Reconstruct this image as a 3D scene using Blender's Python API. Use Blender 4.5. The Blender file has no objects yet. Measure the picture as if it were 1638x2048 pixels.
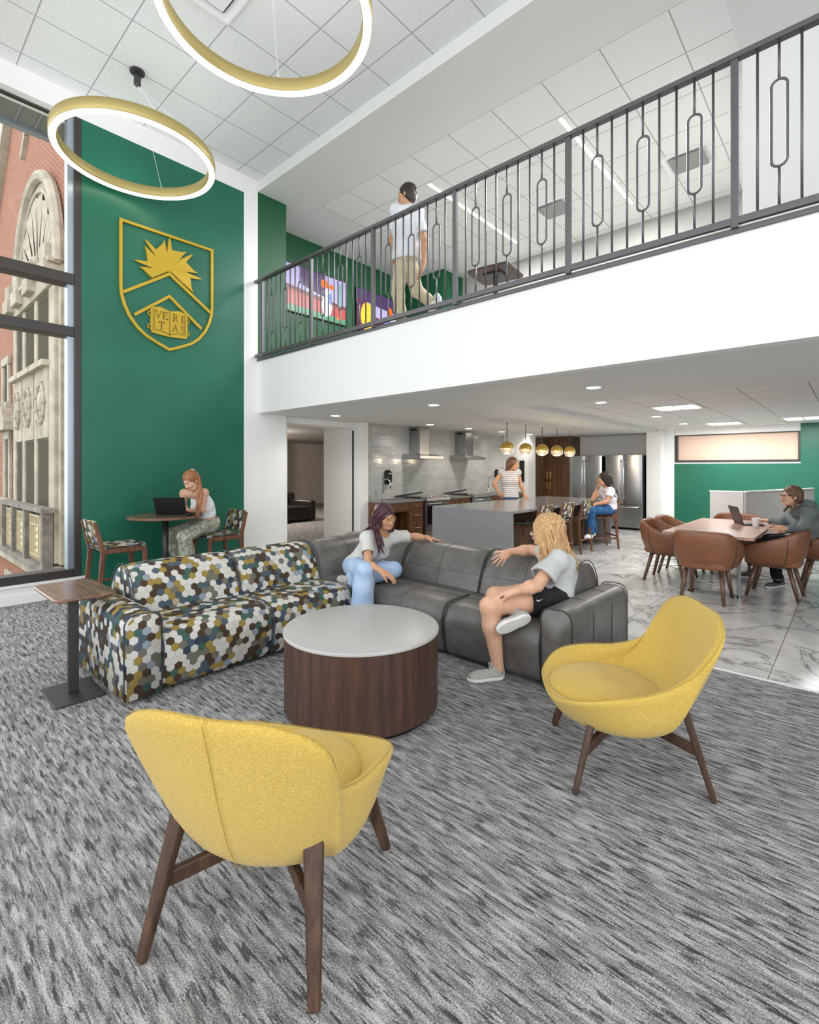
import bpy, math, random
import numpy as np
from mathutils import Vector, Matrix
R_ = random.Random(7)
PI = math.pi
SC = bpy.context.scene
COL = SC.collection
# ------------------------------------------------------------------ camera
F_PX = 989.5; YAW = math.atan2(891, 989.5)
cam_d = bpy.data.cameras.new('camera'); cam = bpy.data.objects.new('camera', cam_d); COL.objects.link(cam)
cam_d.sensor_fit = 'HORIZONTAL'; cam_d.sensor_width = 36.0; cam_d.lens = F_PX / 1638 * 36.0
cam_d.shift_y = -(1024 - 936) / 1638.0
cam_d.clip_start = 0.05; cam_d.clip_end = 200
cam.location = (0, 0, 1.5); cam.rotation_euler = (PI / 2, 0, YAW)
SC.camera = cam
SC.view_settings.view_transform = 'Standard'; SC.view_settings.look = 'None'
SC.view_settings.gamma = 1.0; SC.view_settings.use_curve_mapping = False
SC.view_settings.exposure = 0.5
SC.cycles.max_bounces = 7; SC.cycles.diffuse_bounces = 3; SC.cycles.glossy_bounces = 3; SC.cycles.transmission_bounces = 4; SC.cycles.transparent_max_bounces = 6
SC.cycles.caustics_reflective = False; SC.cycles.caustics_refractive = False; SC.cycles.sample_clamp_indirect = 6.0; SC.cycles.use_adaptive_sampling = True; SC.cycles.adaptive_threshold = 0.025
# ------------------------------------------------------------------ materials
def srgb(r, g, b):
    f = lambda c: (c / 255) / 12.92 if c / 255 <= 0.04045 else ((c / 255 + 0.055) / 1.055) ** 2.4
    return (f(r), f(g), f(b), 1)
class NT:
    def __init__(s, name):
        s.m = bpy.data.materials.new(name); s.m.use_nodes = True; s.t = s.m.node_tree; s.n = s.t.nodes
        s.b = s.n['Principled BSDF']
    def add(s, ty, **kw):
        n = s.n.new(ty)
        for k, v in kw.items():
            if k.startswith('i_'):
                key = k[2:]
                key = int(key) if key.isdigit() else key.replace('_', ' ')
                if isinstance(v, bpy.types.NodeSocket): s.t.links.new(v, n.inputs[key])
                else: n.inputs[key].default_value = v
            else: setattr(n, k, v)
        return n
    def link(s, a, b): s.t.links.new(a, b)
    def coord(s, kind='Object'): return s.add('ShaderNodeTexCoord').outputs[kind]
    def mapping(s, vec, sc=(1, 1, 1), loc=(0, 0, 0), rot=(0, 0, 0)):
        return s.add('ShaderNodeMapping', i_Vector=vec, i_Scale=sc, i_Location=loc, i_Rotation=rot).outputs[0]
    def noise(s, vec, scale=5, detail=3, rough=.5): return s.add('ShaderNodeTexNoise', i_Vector=vec, i_Scale=scale, i_Detail=detail, i_Roughness=rough).outputs[0]
    def ramp(s, fac, stops, interp='LINEAR'):
        n = s.add('ShaderNodeValToRGB', i_Fac=fac); cr = n.color_ramp; cr.interpolation = interp
        while len(cr.elements) < len(stops): cr.elements.new(0.5)
        for e, (p, c) in zip(cr.elements, stops): e.position = p; e.color = c
        return n.outputs[0]
    def math(s, op, a, b=0.0, c=0.0):
        n = s.add('ShaderNodeMath', operation=op)
        for i, v in enumerate((a, b, c)):
            if isinstance(v, bpy.types.NodeSocket): s.link(v, n.inputs[i])
            else: n.inputs[i].default_value = v
        return n.outputs[0]
    def mix(s, fac, a, b, mode='MIX'):
        n = s.add('ShaderNodeMix', data_type='RGBA', blend_type=mode)
        for i, v in ((0, fac), (6, a), (7, b)):
            if isinstance(v, bpy.types.NodeSocket): s.link(v, n.inputs[i])
            else: n.inputs[i].default_value = v
        return n.outputs[2]
    def bump(s, h, strength=.2, dist=.01):
        n = s.add('ShaderNodeBump', i_Height=h, i_Strength=strength, i_Distance=dist); s.link(n.outputs[0], s.b.inputs['Normal'])
    def set(s, **kw):
        for k, v in kw.items():
            k = {'color': 'Base Color', 'rough': 'Roughness', 'metal': 'Metallic', 'spec': 'Specular IOR Level', 'emit': 'Emission Color', 'es': 'Emission Strength', 'alpha': 'Alpha', 'trans': 'Transmission Weight', 'ior': 'IOR', 'coat': 'Coat Weight', 'sheen': 'Sheen Weight'}[k]
            if isinstance(v, bpy.types.NodeSocket): s.link(v, s.b.inputs[k])
            else: s.b.inputs[k].default_value = v
        return s
def plain(name, col, rough=.5, metal=0, **kw):
    return NT(name).set(color=col, rough=rough, metal=metal, **kw).m
MAT = {}
MAT['white'] = plain('white_paint', srgb(240, 240, 238), .6)
MAT['ceil_white'] = plain('ceiling_paint', srgb(226, 226, 223), .7)
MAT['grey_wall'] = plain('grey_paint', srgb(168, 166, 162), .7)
MAT['beige_wall'] = plain('beige_paint', srgb(206, 196, 184), .7)
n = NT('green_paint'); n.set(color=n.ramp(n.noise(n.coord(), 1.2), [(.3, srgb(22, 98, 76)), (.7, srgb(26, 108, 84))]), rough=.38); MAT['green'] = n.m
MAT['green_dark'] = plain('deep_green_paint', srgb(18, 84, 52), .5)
def tile_mat(name, sx, sy, ox, oy, base, grout, lw=.006, rough=.8):
    n = NT(name); sep = n.add('ShaderNodeSeparateXYZ', i_Vector=n.coord())
    outs = []
    for o, s_, off in ((sep.outputs[0], sx, ox), (sep.outputs[1], sy, oy)):
        f = n.math('FRACT', n.math('DIVIDE', n.math('SUBTRACT', o, off), s_))
        d = n.math('MULTIPLY', n.math('MINIMUM', f, n.math('SUBTRACT', 1.0, f)), s_)
        outs.append(n.math('LESS_THAN', d, lw))
    g = n.math('MAXIMUM', outs[0], outs[1])
    spk = n.ramp(n.noise(n.coord(), 90, 4, .7), [(.3, tuple(c * .88 for c in base[:3]) + (1,)), (.6, base)])
    n.set(color=n.mix(g, spk, grout), rough=rough)
    n.bump(n.math('SUBTRACT', n.noise(n.coord(), 120, 2), n.math('MULTIPLY', g, 3.0)), .25, .003)
    return n.m
MAT['ceil_main'] = tile_mat('acoustic_tile_main', .652, .652, -6.61, 1.80, srgb(240, 241, 240), srgb(172, 173, 173))
MAT['ceil_up'] = tile_mat('acoustic_tile_upper', .645, .645, -6.45, 5.03, srgb(238, 238, 235), srgb(168, 168, 166))
MAT['ceil_low'] = tile_mat('acoustic_tile_lower', .65, .65, -1.021, 7.96, srgb(238, 238, 238), srgb(150, 150, 150))
# carpet: streaks run along X
n = NT('streaked_carpet'); co = n.coord()
a = n.noise(n.mapping(co, (5.0, 46, 1)), 1.0, 5, .66)
b2 = n.noise(n.mapping(co, (11.0, 110, 1), (5, 3, 0)), 1.0, 3, .6)
pile = n.noise(co, 210, 2, .6)
patch = n.noise(n.mapping(co, (.5, 1.2, 1), (2, 9, 0)), 1.3, 2)
mixv = n.math('ADD', n.math('ADD', n.math('MULTIPLY', a, .62), n.math('MULTIPLY', b2, .30)), n.math('ADD', n.math('MULTIPLY', pile, .40), n.math('MULTIPLY', patch, .22)))
col = n.ramp(mixv, [(.63, srgb(46, 50, 46)), (.68, srgb(76, 77, 75)), (.72, srgb(108, 107, 106)), (.78, srgb(134, 133, 132)), (.88, srgb(184, 183, 182))])
wob = n.math('MULTIPLY', n.math('SUBTRACT', n.noise(co, 170, 2, .6), .5), .16)
stk = n.ramp(n.math('ADD', n.noise(n.mapping(co, (9, 66, 1)), 1.0, 4, .6), wob), [(.552, (0, 0, 0, 1)), (.578, (1, 1, 1, 1))]); stk2 = n.noise(n.mapping(co, (6.5, 44, 1), (7, 2, 0)), 1.0, 4, .62)
sp2 = n.math('ADD', n.math('MULTIPLY', n.noise(co, 190, 3, .7), .52), n.math('MULTIPLY', stk2, .48))
base = n.ramp(sp2, [(.38, srgb(96, 95, 94)), (.45, srgb(128, 127, 126)), (.50, srgb(150, 149, 148)), (.53, srgb(176, 175, 175)), (.62, srgb(208, 207, 207))])
col = n.mix(n.math('MULTIPLY', stk, n.math('ADD', .45, n.math('MULTIPLY', patch, .5))), base, srgb(38, 42, 37))
n.set(color=col, rough=.95, spec=.1); n.bump(n.noise(co, 150, 3, .7), .7, .008); MAT['carpet'] = n.m
# marble floor tile
n = NT('marble_tile'); co = n.coord()
w = n.add('ShaderNodeTexNoise', i_Vector=co, i_Scale=.9, i_Detail=7.0, i_Roughness=.6, i_Distortion=1.6).outputs[0]
v = n.math('ABSOLUTE', n.math('SUBTRACT', w, .5))
veins = n.ramp(v, [(0, srgb(132, 130, 128)), (.005, srgb(168, 167, 166)), (.016, srgb(205, 205, 204)), (.05, srgb(216, 216, 215))])
cl = n.ramp(n.noise(n.mapping(co, (1, 1, 1), (3, 1, 0)), 2.2, 6, .6), [(.35, srgb(196, 197, 197)), (.6, srgb(255, 255, 255))])
sep = n.add('ShaderNodeSeparateXYZ', i_Vector=co); outs = []
for o, s_, off in ((sep.outputs[0], 1.206, -.461), (sep.outputs[1], .62, 4.31)):
    f = n.math('FRACT', n.math('DIVIDE', n.math('SUBTRACT', o, off), s_)); outs.append(n.math('LESS_THAN', n.math('MULTIPLY', n.math('MINIMUM', f, n.math('SUBTRACT', 1.0, f)), s_), .0028))
g = n.math('MAXIMUM', outs[0], n.math('MULTIPLY', outs[1], .35))
n.set(color=n.mix(g, n.mix(.55, veins, cl, 'MULTIPLY'), srgb(96, 94, 92)), rough=.22); MAT['marble'] = n.m
# woods : grain runs along the axis with the small scale
def wood(name, sc, c1, c2, c3, rough=.42, scale=1.0, coord='Object'):
    n = NT(name); co = n.mapping(n.coord(coord), sc)
    w = n.add('ShaderNodeTexNoise', i_Vector=co, i_Scale=4.0 * scale, i_Detail=6.0, i_Roughness=.6, i_Distortion=.25).outputs[0]
    f = n.add('ShaderNodeTexNoise', i_Vector=co, i_Scale=30.0 * scale, i_Detail=3.0).outputs[0]
    m = n.math('ADD', n.math('MULTIPLY', w, .72), n.math('MULTIPLY', f, .28))
    n.set(color=n.ramp(m, [(.33, c1), (.5, c2), (.68, c3)]), rough=rough); n.bump(f, .06, .002)
    return n.m
WA, WB, WC = srgb(48, 33, 24), srgb(72, 50, 37), srgb(98, 70, 52)
MAT['walnut_z'] = wood('walnut_leg', (9, 9, .7), WA, WB, WC)
MAT['walnut_drum'] = wood('dark_walnut_veneer', (9, 9, .45), srgb(50, 34, 28), srgb(72, 49, 39), srgb(96, 66, 52), .45, .8)
MAT['walnut_x'] = wood('walnut_laminate', (.7, 9, 9), srgb(88, 60, 48), srgb(122, 88, 70), srgb(150, 112, 92), .2)
MAT['stool_wood'] = wood('stool_walnut', (7, 7, .8), srgb(82, 52, 38), srgb(112, 72, 52), srgb(140, 92, 66), .45)
MAT['cab'] = wood('cabinet_walnut', (7, 7, .5), srgb(58, 36, 20), srgb(100, 64, 38), srgb(132, 90, 56), .4)
MAT['cab_dark'] = wood('pantry_walnut', (7, 7, .5), srgb(56, 36, 20), srgb(88, 58, 34), srgb(120, 82, 52), .4)
MAT['table_wood'] = wood('reddish_table_laminate', (9, .8, 9), srgb(150, 112, 100), srgb(172, 134, 121), srgb(190, 154, 142), .25)
MAT['leg_bronze'] = plain('bronze_leg', srgb(110, 82, 68), .35, .3)
# hexagon fabric, from UV in metres
def hexfab(name, size=.052):
    n = NT(name); uv = n.mapping(n.coord('UV'), (1 / size, 1 / size, 1))
    S = (1.0, 1.7320508, 1.0)
    def cell(off):
        p = n.add('ShaderNodeVectorMath', operation='ADD'); n.link(uv, p.inputs[0]); p.inputs[1].default_value = off
        q = n.add('ShaderNodeVectorMath', operation='DIVIDE'); n.link(p.outputs[0], q.inputs[0]); q.inputs[1].default_value = S
        fr = n.add('ShaderNodeVectorMath', operation='FRACTION'); n.link(q.outputs[0], fr.inputs[0])
        m = n.add('ShaderNodeVectorMath', operation='MULTIPLY_ADD'); n.link(fr.outputs[0], m.inputs[0]); m.inputs[1].default_value = S; m.inputs[2].default_value = (-.5, -.8660254, 0)
        z = n.add('ShaderNodeVectorMath', operation='MULTIPLY'); n.link(m.outputs[0], z.inputs[0]); z.inputs[1].default_value = (1, 1, 0)
        l = n.add('ShaderNodeVectorMath', operation='LENGTH'); n.link(z.outputs[0], l.inputs[0])
        c = n.add('ShaderNodeVectorMath', operation='SUBTRACT'); n.link(uv, c.inputs[0]); n.link(z.outputs[0], c.inputs[1])
        return z.outputs[0], l.outputs['Value'], c.outputs[0]
    a, la, ca = cell((0, 0, 0)); b, lb, cb = cell((.5, .8660254, 0))
    t = n.math('LESS_THAN', lb, la)
    mx = n.add('ShaderNodeMix', data_type='VECTOR'); n.link(t, mx.inputs[0]); n.link(ca, mx.inputs[4]); n.link(cb, mx.inputs[5])
    mz = n.add('ShaderNodeMix', data_type='VECTOR'); n.link(t, mz.inputs[0]); n.link(a, mz.inputs[4]); n.link(b, mz.inputs[5])
    sn = n.add('ShaderNodeVectorMath', operation='MULTIPLY_ADD'); n.link(mx.outputs[1], sn.inputs[0]); sn.inputs[1].default_value = (2, 2 / 1.7320508, 0); sn.inputs[2].default_value = (.5, .5, 0)
    fl = n.add('ShaderNodeVectorMath', operation='FLOOR'); n.link(sn.outputs[0], fl.inputs[0])
    wn = n.add('ShaderNodeTexWhiteNoise', noise_dimensions='3D'); n.link(fl.outputs[0], wn.inputs['Vector'])
    # hex distance for the seam
    sp = n.add('ShaderNodeSeparateXYZ', i_Vector=mz.outputs[1])
    ax = n.math('ABSOLUTE', sp.outputs[0]); ay = n.math('ABSOLUTE', sp.outputs[1])
    hd = n.math('MAXIMUM', ax, n.math('ADD', n.math('MULTIPLY', ax, .5), n.math('MULTIPLY', ay, .8660254)))
    cols = [srgb(206, 203, 196), srgb(74, 60, 46), srgb(150, 128, 68), srgb(78, 90, 102), srgb(112, 109, 98), srgb(66, 96, 88), srgb(142, 152, 164), srgb(198, 194, 184), srgb(56, 66, 80), srgb(176, 162, 140)]
    ps = [0, .30, .49, .61, .70, .79, .86, .90, .93, .985]
    base = n.ramp(wn.outputs['Value'], list(zip(ps, cols)), 'CONSTANT')
    seam = n.math('GREATER_THAN', hd, .475)
    n.set(color=n.mix(n.math('MULTIPLY', seam, .35), base, srgb(70, 66, 60)), rough=.85, spec=.2)
    wv = n.noise(n.mapping(n.coord('UV'), (700, 700, 1)), 1, 1)
    n.bump(n.math('SUBTRACT', n.math('MULTIPLY', wv, .3), n.math('MULTIPLY', seam, .6)), .25, .002)
    return n.m
MAT['hex'] = hexfab('hexagon_fabric')
def leather(name, c1, c2, rough, nscale=6, bs=.12):
    n = NT(name); co = n.coord()
    n.set(color=n.ramp(n.noise(co, nscale, 5, .6), [(.3, c1), (.7, c2)]), rough=rough)
    v = n.add('ShaderNodeTexVoronoi', i_Vector=co, i_Scale=260.0).outputs[0]
    n.bump(n.math('ADD', n.math('MULTIPLY', v, .5), n.math('MULTIPLY', n.noise(co, 9, 3), 1.2)), bs, .006); return n.m
MAT['grey_leather'] = leather('grey_leather', srgb(86, 83, 80), srgb(114, 110, 106), .36)
MAT['piping'] = plain('dark_piping', srgb(56, 53, 51), .5)
MAT['hex_pipe'] = plain('fabric_piping', srgb(60, 70, 84), .7)
MAT['tan'] = leather('tan_leather', srgb(118, 75, 50), srgb(140, 90, 62), .38, 4, .06)
MAT['black_leather'] = leather('black_leather', srgb(26, 24, 22), srgb(40, 37, 34), .35)
n = NT('yellow_boucle'); co = n.coord()
wv = n.add('ShaderNodeTexVoronoi', i_Vector=co, i_Scale=230.0).outputs[0]
n.set(color=n.mix(n.ramp(wv, [(.1, (1, 1, 1, 1)), (.7, (.78, .76, .7, 1))]), (0, 0, 0, 1), n.ramp(n.noise(co, 40, 3), [(.35, srgb(222, 188, 66)), (.65, srgb(232, 202, 84))]), 'MIX'), rough=.9, spec=.15, sheen=.2)
mm = n.mix(1.0, n.ramp(n.noise(co, 130, 3), [(.35, srgb(208, 174, 82)), (.65, srgb(214, 182, 94))]), n.ramp(wv, [(.1, (.72, .7, .66, 1)), (.6, (1, 1, 1, 1))]), 'MULTIPLY')
n.set(color=mm); n.bump(wv, .5, .004); MAT['yellow'] = n.m
MAT['yellow_seam'] = plain('yellow_seam', srgb(176, 146, 54), .9)
MAT['dmetal'] = plain('dark_metal', srgb(70, 68, 67), .42, .5)
MAT['rail'] = plain('wrought_iron', srgb(104, 102, 104), .4, .55)
MAT['frame'] = plain('dark_window_frame', srgb(66, 62, 60), .4, .3)
MAT['alu'] = plain('aluminium', srgb(170, 182, 194), .35, .7)
n = NT('stainless_steel'); n.set(color=n.ramp(n.noise(n.mapping(n.coord(), (3, 3, 200)), 3, 2), [(.3, srgb(150, 150, 150)), (.7, srgb(178, 178, 177))]), rough=.26, metal=1.0); MAT['steel'] = n.m
MAT['chrome'] = plain('chrome', srgb(210, 210, 212), .12, 1.0)
MAT['black'] = plain('black_plastic', srgb(22, 22, 23), .35)
MAT['blackglass'] = plain('black_glass', srgb(14, 14, 16), .06)
MAT['white_plastic'] = plain('white_plastic', srgb(236, 236, 236), .4)
MAT['tabletop_white'] = plain('white_solid_surface', srgb(184, 182, 179), .3)
MAT['brass'] = plain('brushed_brass', srgb(222, 186, 96), .3, .9)
MAT['gold'] = plain('gold_paint', srgb(196, 164, 46), .42, .3)
MAT['goldedge'] = plain('dark_gold_line', srgb(104, 78, 18), .5)
MAT['ring'] = plain('champagne_gold_housing', srgb(196, 176, 112), .42, .35)
n = NT('quartz'); co = n.coord(); sp_ = n.add('ShaderNodeTexVoronoi', i_Vector=co, i_Scale=55.0).outputs[0]
n.set(color=n.mix(n.math('LESS_THAN', n.math('ADD', sp_, n.math('MULTIPLY', n.noise(co, 14, 2), .35)), .25), n.ramp(n.noise(co, 60, 4), [(.3, srgb(122, 122, 125)), (.7, srgb(142, 142, 145))]), srgb(190, 192, 196)), rough=.14); MAT['quartz'] = n.m
n = NT('kitchen_wall_tile'); co = n.coord('UV')
br = n.add('ShaderNodeTexBrick', offset=0.0, i_Vector=co, i_Scale=1.0, i_Color1=srgb(172, 172, 170), i_Color2=srgb(188, 188, 186), i_Mortar=srgb(200, 199, 196), i_Mortar_Size=.0022, i_Bias=-.1, i_Brick_Width=.20, i_Row_Height=.051)
n.set(color=br.outputs[0], rough=.12); n.bump(n.math('ADD', n.math('MULTIPLY', n.noise(n.mapping(co, (5, 20, 1)), 1, 1), .8), n.math('MULTIPLY', br.outputs[1], -1.0)), .35, .004); MAT['tile'] = n.m
def emis(name, col, st): return NT(name).set(color=(0.8, .8, .8, 1), emit=col, es=st).m
MAT['led'] = emis('led_diffuser', srgb(255, 244, 220), 4)
MAT['fill_up'] = emis('added_ceiling_fill', srgb(250, 250, 250), 6)  # emission for the extra strips that lift the main ceiling
MAT['led_warm'] = emis('led_glow', srgb(255, 214, 150), 7)
MAT['lamp'] = emis('downlight_lens', srgb(255, 250, 240), 14)
MAT['troffer'] = emis('troffer_lens', srgb(255, 252, 246), 5)
MAT['globe'] = NT('pendant_glass').set(color=srgb(255, 238, 214), rough=.15, trans=.6, emit=srgb(255, 210, 170), es=.15).m
MAT['globe_in'] = emis('pendant_core', srgb(255, 214, 160), 1.1)
MAT['shade'] = NT('roller_shade').set(color=srgb(226, 196, 176), rough=.8, emit=srgb(236, 204, 184), es=.12).m  # faint emission in the cloth makes it glow as if backlit
MAT['vent_grey'] = plain('vent_grey', srgb(146, 146, 143), .5)
MAT['panel_grey'] = plain('grey_panel', srgb(206, 200, 196), .7)
n = NT('window_glass'); tr = n.add('ShaderNodeBsdfTransparent'); gl = n.add('ShaderNodeBsdfGlossy', i_Roughness=.02)
ms = n.add('ShaderNodeMixShader', i_Fac=.004); n.link(tr.outputs[0], ms.inputs[1]); n.link(gl.outputs[0], ms.inputs[2]); n.link(ms.outputs[0], n.n['Material Output'].inputs[0]); MAT['glass'] = n.m
# exterior
n = NT('red_brick'); co = n.coord('UV')
br = n.add('ShaderNodeTexBrick', i_Vector=co, i_Scale=1.0, i_Color1=srgb(112, 48, 26), i_Color2=srgb(134, 66, 40), i_Mortar=srgb(180, 150, 126), i_Mortar_Size=.013, i_Bias=0.0, i_Brick_Width=.225, i_Row_Height=.078)
n.set(color=n.mix(.25, br.outputs[0], n.ramp(n.noise(co, 2, 4), [(.3, srgb(104, 46, 26)), (.7, srgb(144, 80, 52))])), rough=.9); MAT['brick'] = n.m
n = NT('limestone'); n.set(color=n.ramp(n.noise(n.coord(), 1.8, 6, .65), [(.3, srgb(138, 130, 116)), (.65, srgb(178, 170, 152))]), rough=.9); n.bump(n.noise(n.coord(), 6, 5), .3, .03); MAT['stone'] = n.m
n = NT('weathered_stone'); n.set(color=n.ramp(n.noise(n.coord(), 3, 6, .7), [(.35, srgb(92, 88, 82)), (.7, srgb(148, 142, 130))]), rough=.9); MAT['stone_dark'] = n.m
MAT['ext_glass'] = plain('dark_window_pane', srgb(84, 80, 68), .9, 0, spec=0.0)
MAT['ext_metal'] = plain('cream_iron', srgb(196, 182, 146), .5, .2)
MAT['soffit_metal'] = plain('grey_soffit_metal', srgb(140, 140, 134), .5, .2)
MAT['ground'] = plain('courtyard_ground', srgb(120, 126, 100), .9)
# ------------------------------------------------------------------ mesh builder
class MB:
    def __init__(s): s.v = []; s.f = []; s.mi = []; s.uv = []; s.m = 0
    def face(s, idx, uv=None): s.f.append(tuple(idx)); s.mi.append(s.m); s.uv.append(uv)
    def box(s, x0, x1, y0, y1, z0, z1):
        b = len(s.v)
        s.v += [(x, y, z) for x in (x0, x1) for y in (y0, y1) for z in (z0, z1)]
        for q in ((0, 1, 3, 2), (4, 6, 7, 5), (0, 4, 5, 1), (2, 3, 7, 6), (0, 2, 6, 4), (1, 5, 7, 3)): s.face([b + i for i in q])
        return s
    def xf(s, start, mat):
        for i in range(start, len(s.v)): s.v[i] = tuple(mat @ Vector(s.v[i]))
        return s
    def bar(s, p, q, w, h, up=(0, 0, 1), w2=None, h2=None):
        p = Vector(p); q = Vector(q); d = (q - p).normalized(); up = Vector(up)
        if abs(d.dot(up)) > .99: up = Vector((1, 0, 0))
        r = d.cross(up).normalized(); u = r.cross(d); w2 = w if w2 is None else w2; h2 = h if h2 is None else h2; b = len(s.v)
        for c, ww, hh in ((p, w, h), (q, w2, h2)):
            for i, j in ((-1, -1), (1, -1), (1, 1), (-1, 1)): s.v.append(tuple(c + r * (i * ww / 2) + u * (j * hh / 2)))
        for k in range(4): s.face([b + k, b + (k + 1) % 4, b + 4 + (k + 1) % 4, b + 4 + k])
        s.face([b + 3, b + 2, b + 1, b]); s.face([b + 4, b + 5, b + 6, b + 7]); return s
    def rings(s, rings, caps=(True, True), close=True, uvs=None):
        n = len(rings[0]); b = len(s.v)
        for r in rings: s.v += [tuple(p) for p in r]
        for i in range(len(rings) - 1):
            for k in range(n if close else n - 1):
                k2 = (k + 1) % n
                uv = None
                if uvs: uv = [uvs(i, k), uvs(i, k + 1), uvs(i + 1, k + 1), uvs(i + 1, k)]
                s.face([b + i * n + k, b + i * n + k2, b + (i + 1) * n + k2, b + (i + 1) * n + k], uv)
        if caps[0]: s.face([b + k for k in range(n)][::-1])
        if caps[1]: s.face([b + (len(rings) - 1) * n + k for k in range(n)])
        return s
    def tube(s, pts, r, n=8, closed=False, flat=1.0, up0=None, caps=(True, True)):
        pts = [Vector(p) for p in pts]; m = len(pts); rr = r if isinstance(r, (list, tuple)) else [r] * m
        rings = []; up = Vector(up0) if up0 else None
        for i in range(m):
            a = pts[i - 1] if (i > 0 or closed) else pts[i]; c = pts[(i + 1) % m] if (i < m - 1 or closed) else pts[i]
            d = (c - a).normalized()
            if up is None: up = Vector((0, 0, 1)) if abs(d.z) < .9 else Vector((1, 0, 0))
            side = d.cross(up); side = side.normalized() if side.length > 1e-6 else d.orthogonal().normalized(); up = side.cross(d).normalized()
            rings.append([pts[i] + (side * math.cos(2 * PI * k / n) + up * math.sin(2 * PI * k / n) * flat) * rr[i] for k in range(n)])
        if closed: rings.append(rings[0])
        return s.rings(rings, (False, False) if closed else caps)
    def lathe(s, prof, n=48, c=(0, 0, 0), caps=(True, True)):
        return s.rings([[(c[0] + r * math.cos(2 * PI * k / n), c[1] + r * math.sin(2 * PI * k / n), c[2] + z) for k in range(n)] for r, z in prof], caps)
    def prism(s, poly, axis, a0, a1):
        def P3(u, v, a): return {'x': (a, u, v), 'y': (u, a, v), 'z': (u, v, a)}[axis]
        b = len(s.v); n = len(poly)
        s.v += [P3(u, v, a0) for u, v in poly] + [P3(u, v, a1) for u, v in poly]
        for k in range(n): s.face([b + k, b + (k + 1) % n, b + n + (k + 1) % n, b + n + k])
        s.face([b + k for k in range(n)][::-1]); s.face([b + n + k for k in range(n)]); return s
    def sphere(s, c, r, n=16, m=10):
        rx, ry, rz = r if isinstance(r, (tuple, list)) else (r, r, r)
        return s.rings([[(c[0] + rx * math.sin(PI * (i + .02) / (m + .04)) * math.cos(2 * PI * k / n), c[1] + ry * math.sin(PI * (i + .02) / (m + .04)) * math.sin(2 * PI * k / n), c[2] - rz * math.cos(PI * (i + .02) / (m + .04))) for k in range(n)] for i in range(m + 1)])
    def build(s, name, mats, parent=None, smooth=False, bevel=0, sub=0, world=False, seg=2, angle=35, recenter=True):
        if not isinstance(mats, (list, tuple)): mats = [mats]
        mats = [MAT[m] if isinstance(m, str) else m for m in mats]
        V = [Vector(v) for v in s.v]; org = Vector((0, 0, 0))
        if parent is None and recenter:
            org = Vector(((min(v.x for v in V) + max(v.x for v in V)) / 2, (min(v.y for v in V) + max(v.y for v in V)) / 2, min(v.z for v in V)))
        elif parent is not None and world: org = parent.location.copy()
        me = bpy.data.meshes.new(name); me.from_pydata([tuple(v - org) for v in V], [], s.f)
        for m in mats: me.materials.append(m)
        me.polygons.foreach_set('material_index', s.mi)
        if smooth: me.polygons.foreach_set('use_smooth', [True] * len(s.f))
        me.update()
        ul = me.uv_layers.new(name='UVMap')
        for p, uv in zip(me.polygons, s.uv):
            nx, ny, nz = (abs(c) for c in p.normal)
            for j, li in enumerate(p.loop_indices):
                if uv: ul.data[li].uv = uv[j]; continue
                v = V[me.loops[li].vertex_index]
                ul.data[li].uv = (v.y, v.z) if nx >= ny and nx >= nz else ((v.x, v.z) if ny >= nz else (v.x, v.y))
        o = bpy.data.objects.new(name, me); COL.objects.link(o)
        if parent is not None: o.parent = parent
        if parent is None: o.location = org
        if bevel:
            md = o.modifiers.new('bevel', 'BEVEL'); md.width = bevel; md.segments = seg; md.limit_method = 'ANGLE'; md.angle_limit = math.radians(angle)
            me.polygons.foreach_set('use_smooth', [True] * len(s.f)); wn = o.modifiers.new('wn', 'WEIGHTED_NORMAL')
        if sub:
            md = o.modifiers.new('sub', 'SUBSURF'); md.levels = sub; md.render_levels = sub
        if smooth and not sub and not bevel:
            try: me.shade_auto_smooth
            except Exception: pass
        return o
def tag(o, label, cat=None, group=None, kind=None):
    if label: o['label'] = label
    if cat: o['category'] = cat
    if group: o['group'] = group
    if kind: o['kind'] = kind
    return o
def thing(name, label, cat, loc=(0, 0, 0), rotz=0, group=None):
    o = bpy.data.objects.new(name, None); COL.objects.link(o); o.empty_display_size = .1
    o.location = loc; o.rotation_euler = (0, 0, rotz); return tag(o, label, cat, group)
def struct(name, mb, m, label=None, **kw):
    return tag(mb.build(name, m, **kw), label, 'room', None, 'structure')
def dup(root, loc=None, rotz=None, label=None, group=None, scale=None):
    r = root.copy(); COL.objects.link(r)
    def rec(a, b):
        for ch in list(a.children):
            c = ch.copy(); COL.objects.link(c); c.parent = b; rec(ch, c)
    rec(root, r)
    if loc is not None: r.location = loc
    if rotz is not None: r.rotation_euler = (0, 0, rotz)
    if scale: r.scale = (scale,) * 3
    if label: r['label'] = label
    if group: r['group'] = group
    return r
def rrect(w, h, r, n=5, cx=0, cy=0):
    o = []
    for sx, sy, a0 in ((1, 1, 0), (-1, 1, 90), (-1, -1, 180), (1, -1, 270)):
        for k in range(n + 1):
            a = math.radians(a0 + 90 * k / n); o.append((cx + sx * (w / 2 - r) + r * math.cos(a), cy + sy * (h / 2 - r) + r * math.sin(a)))
    return o
def wbox(*a): return MB().box(*a)
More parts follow.
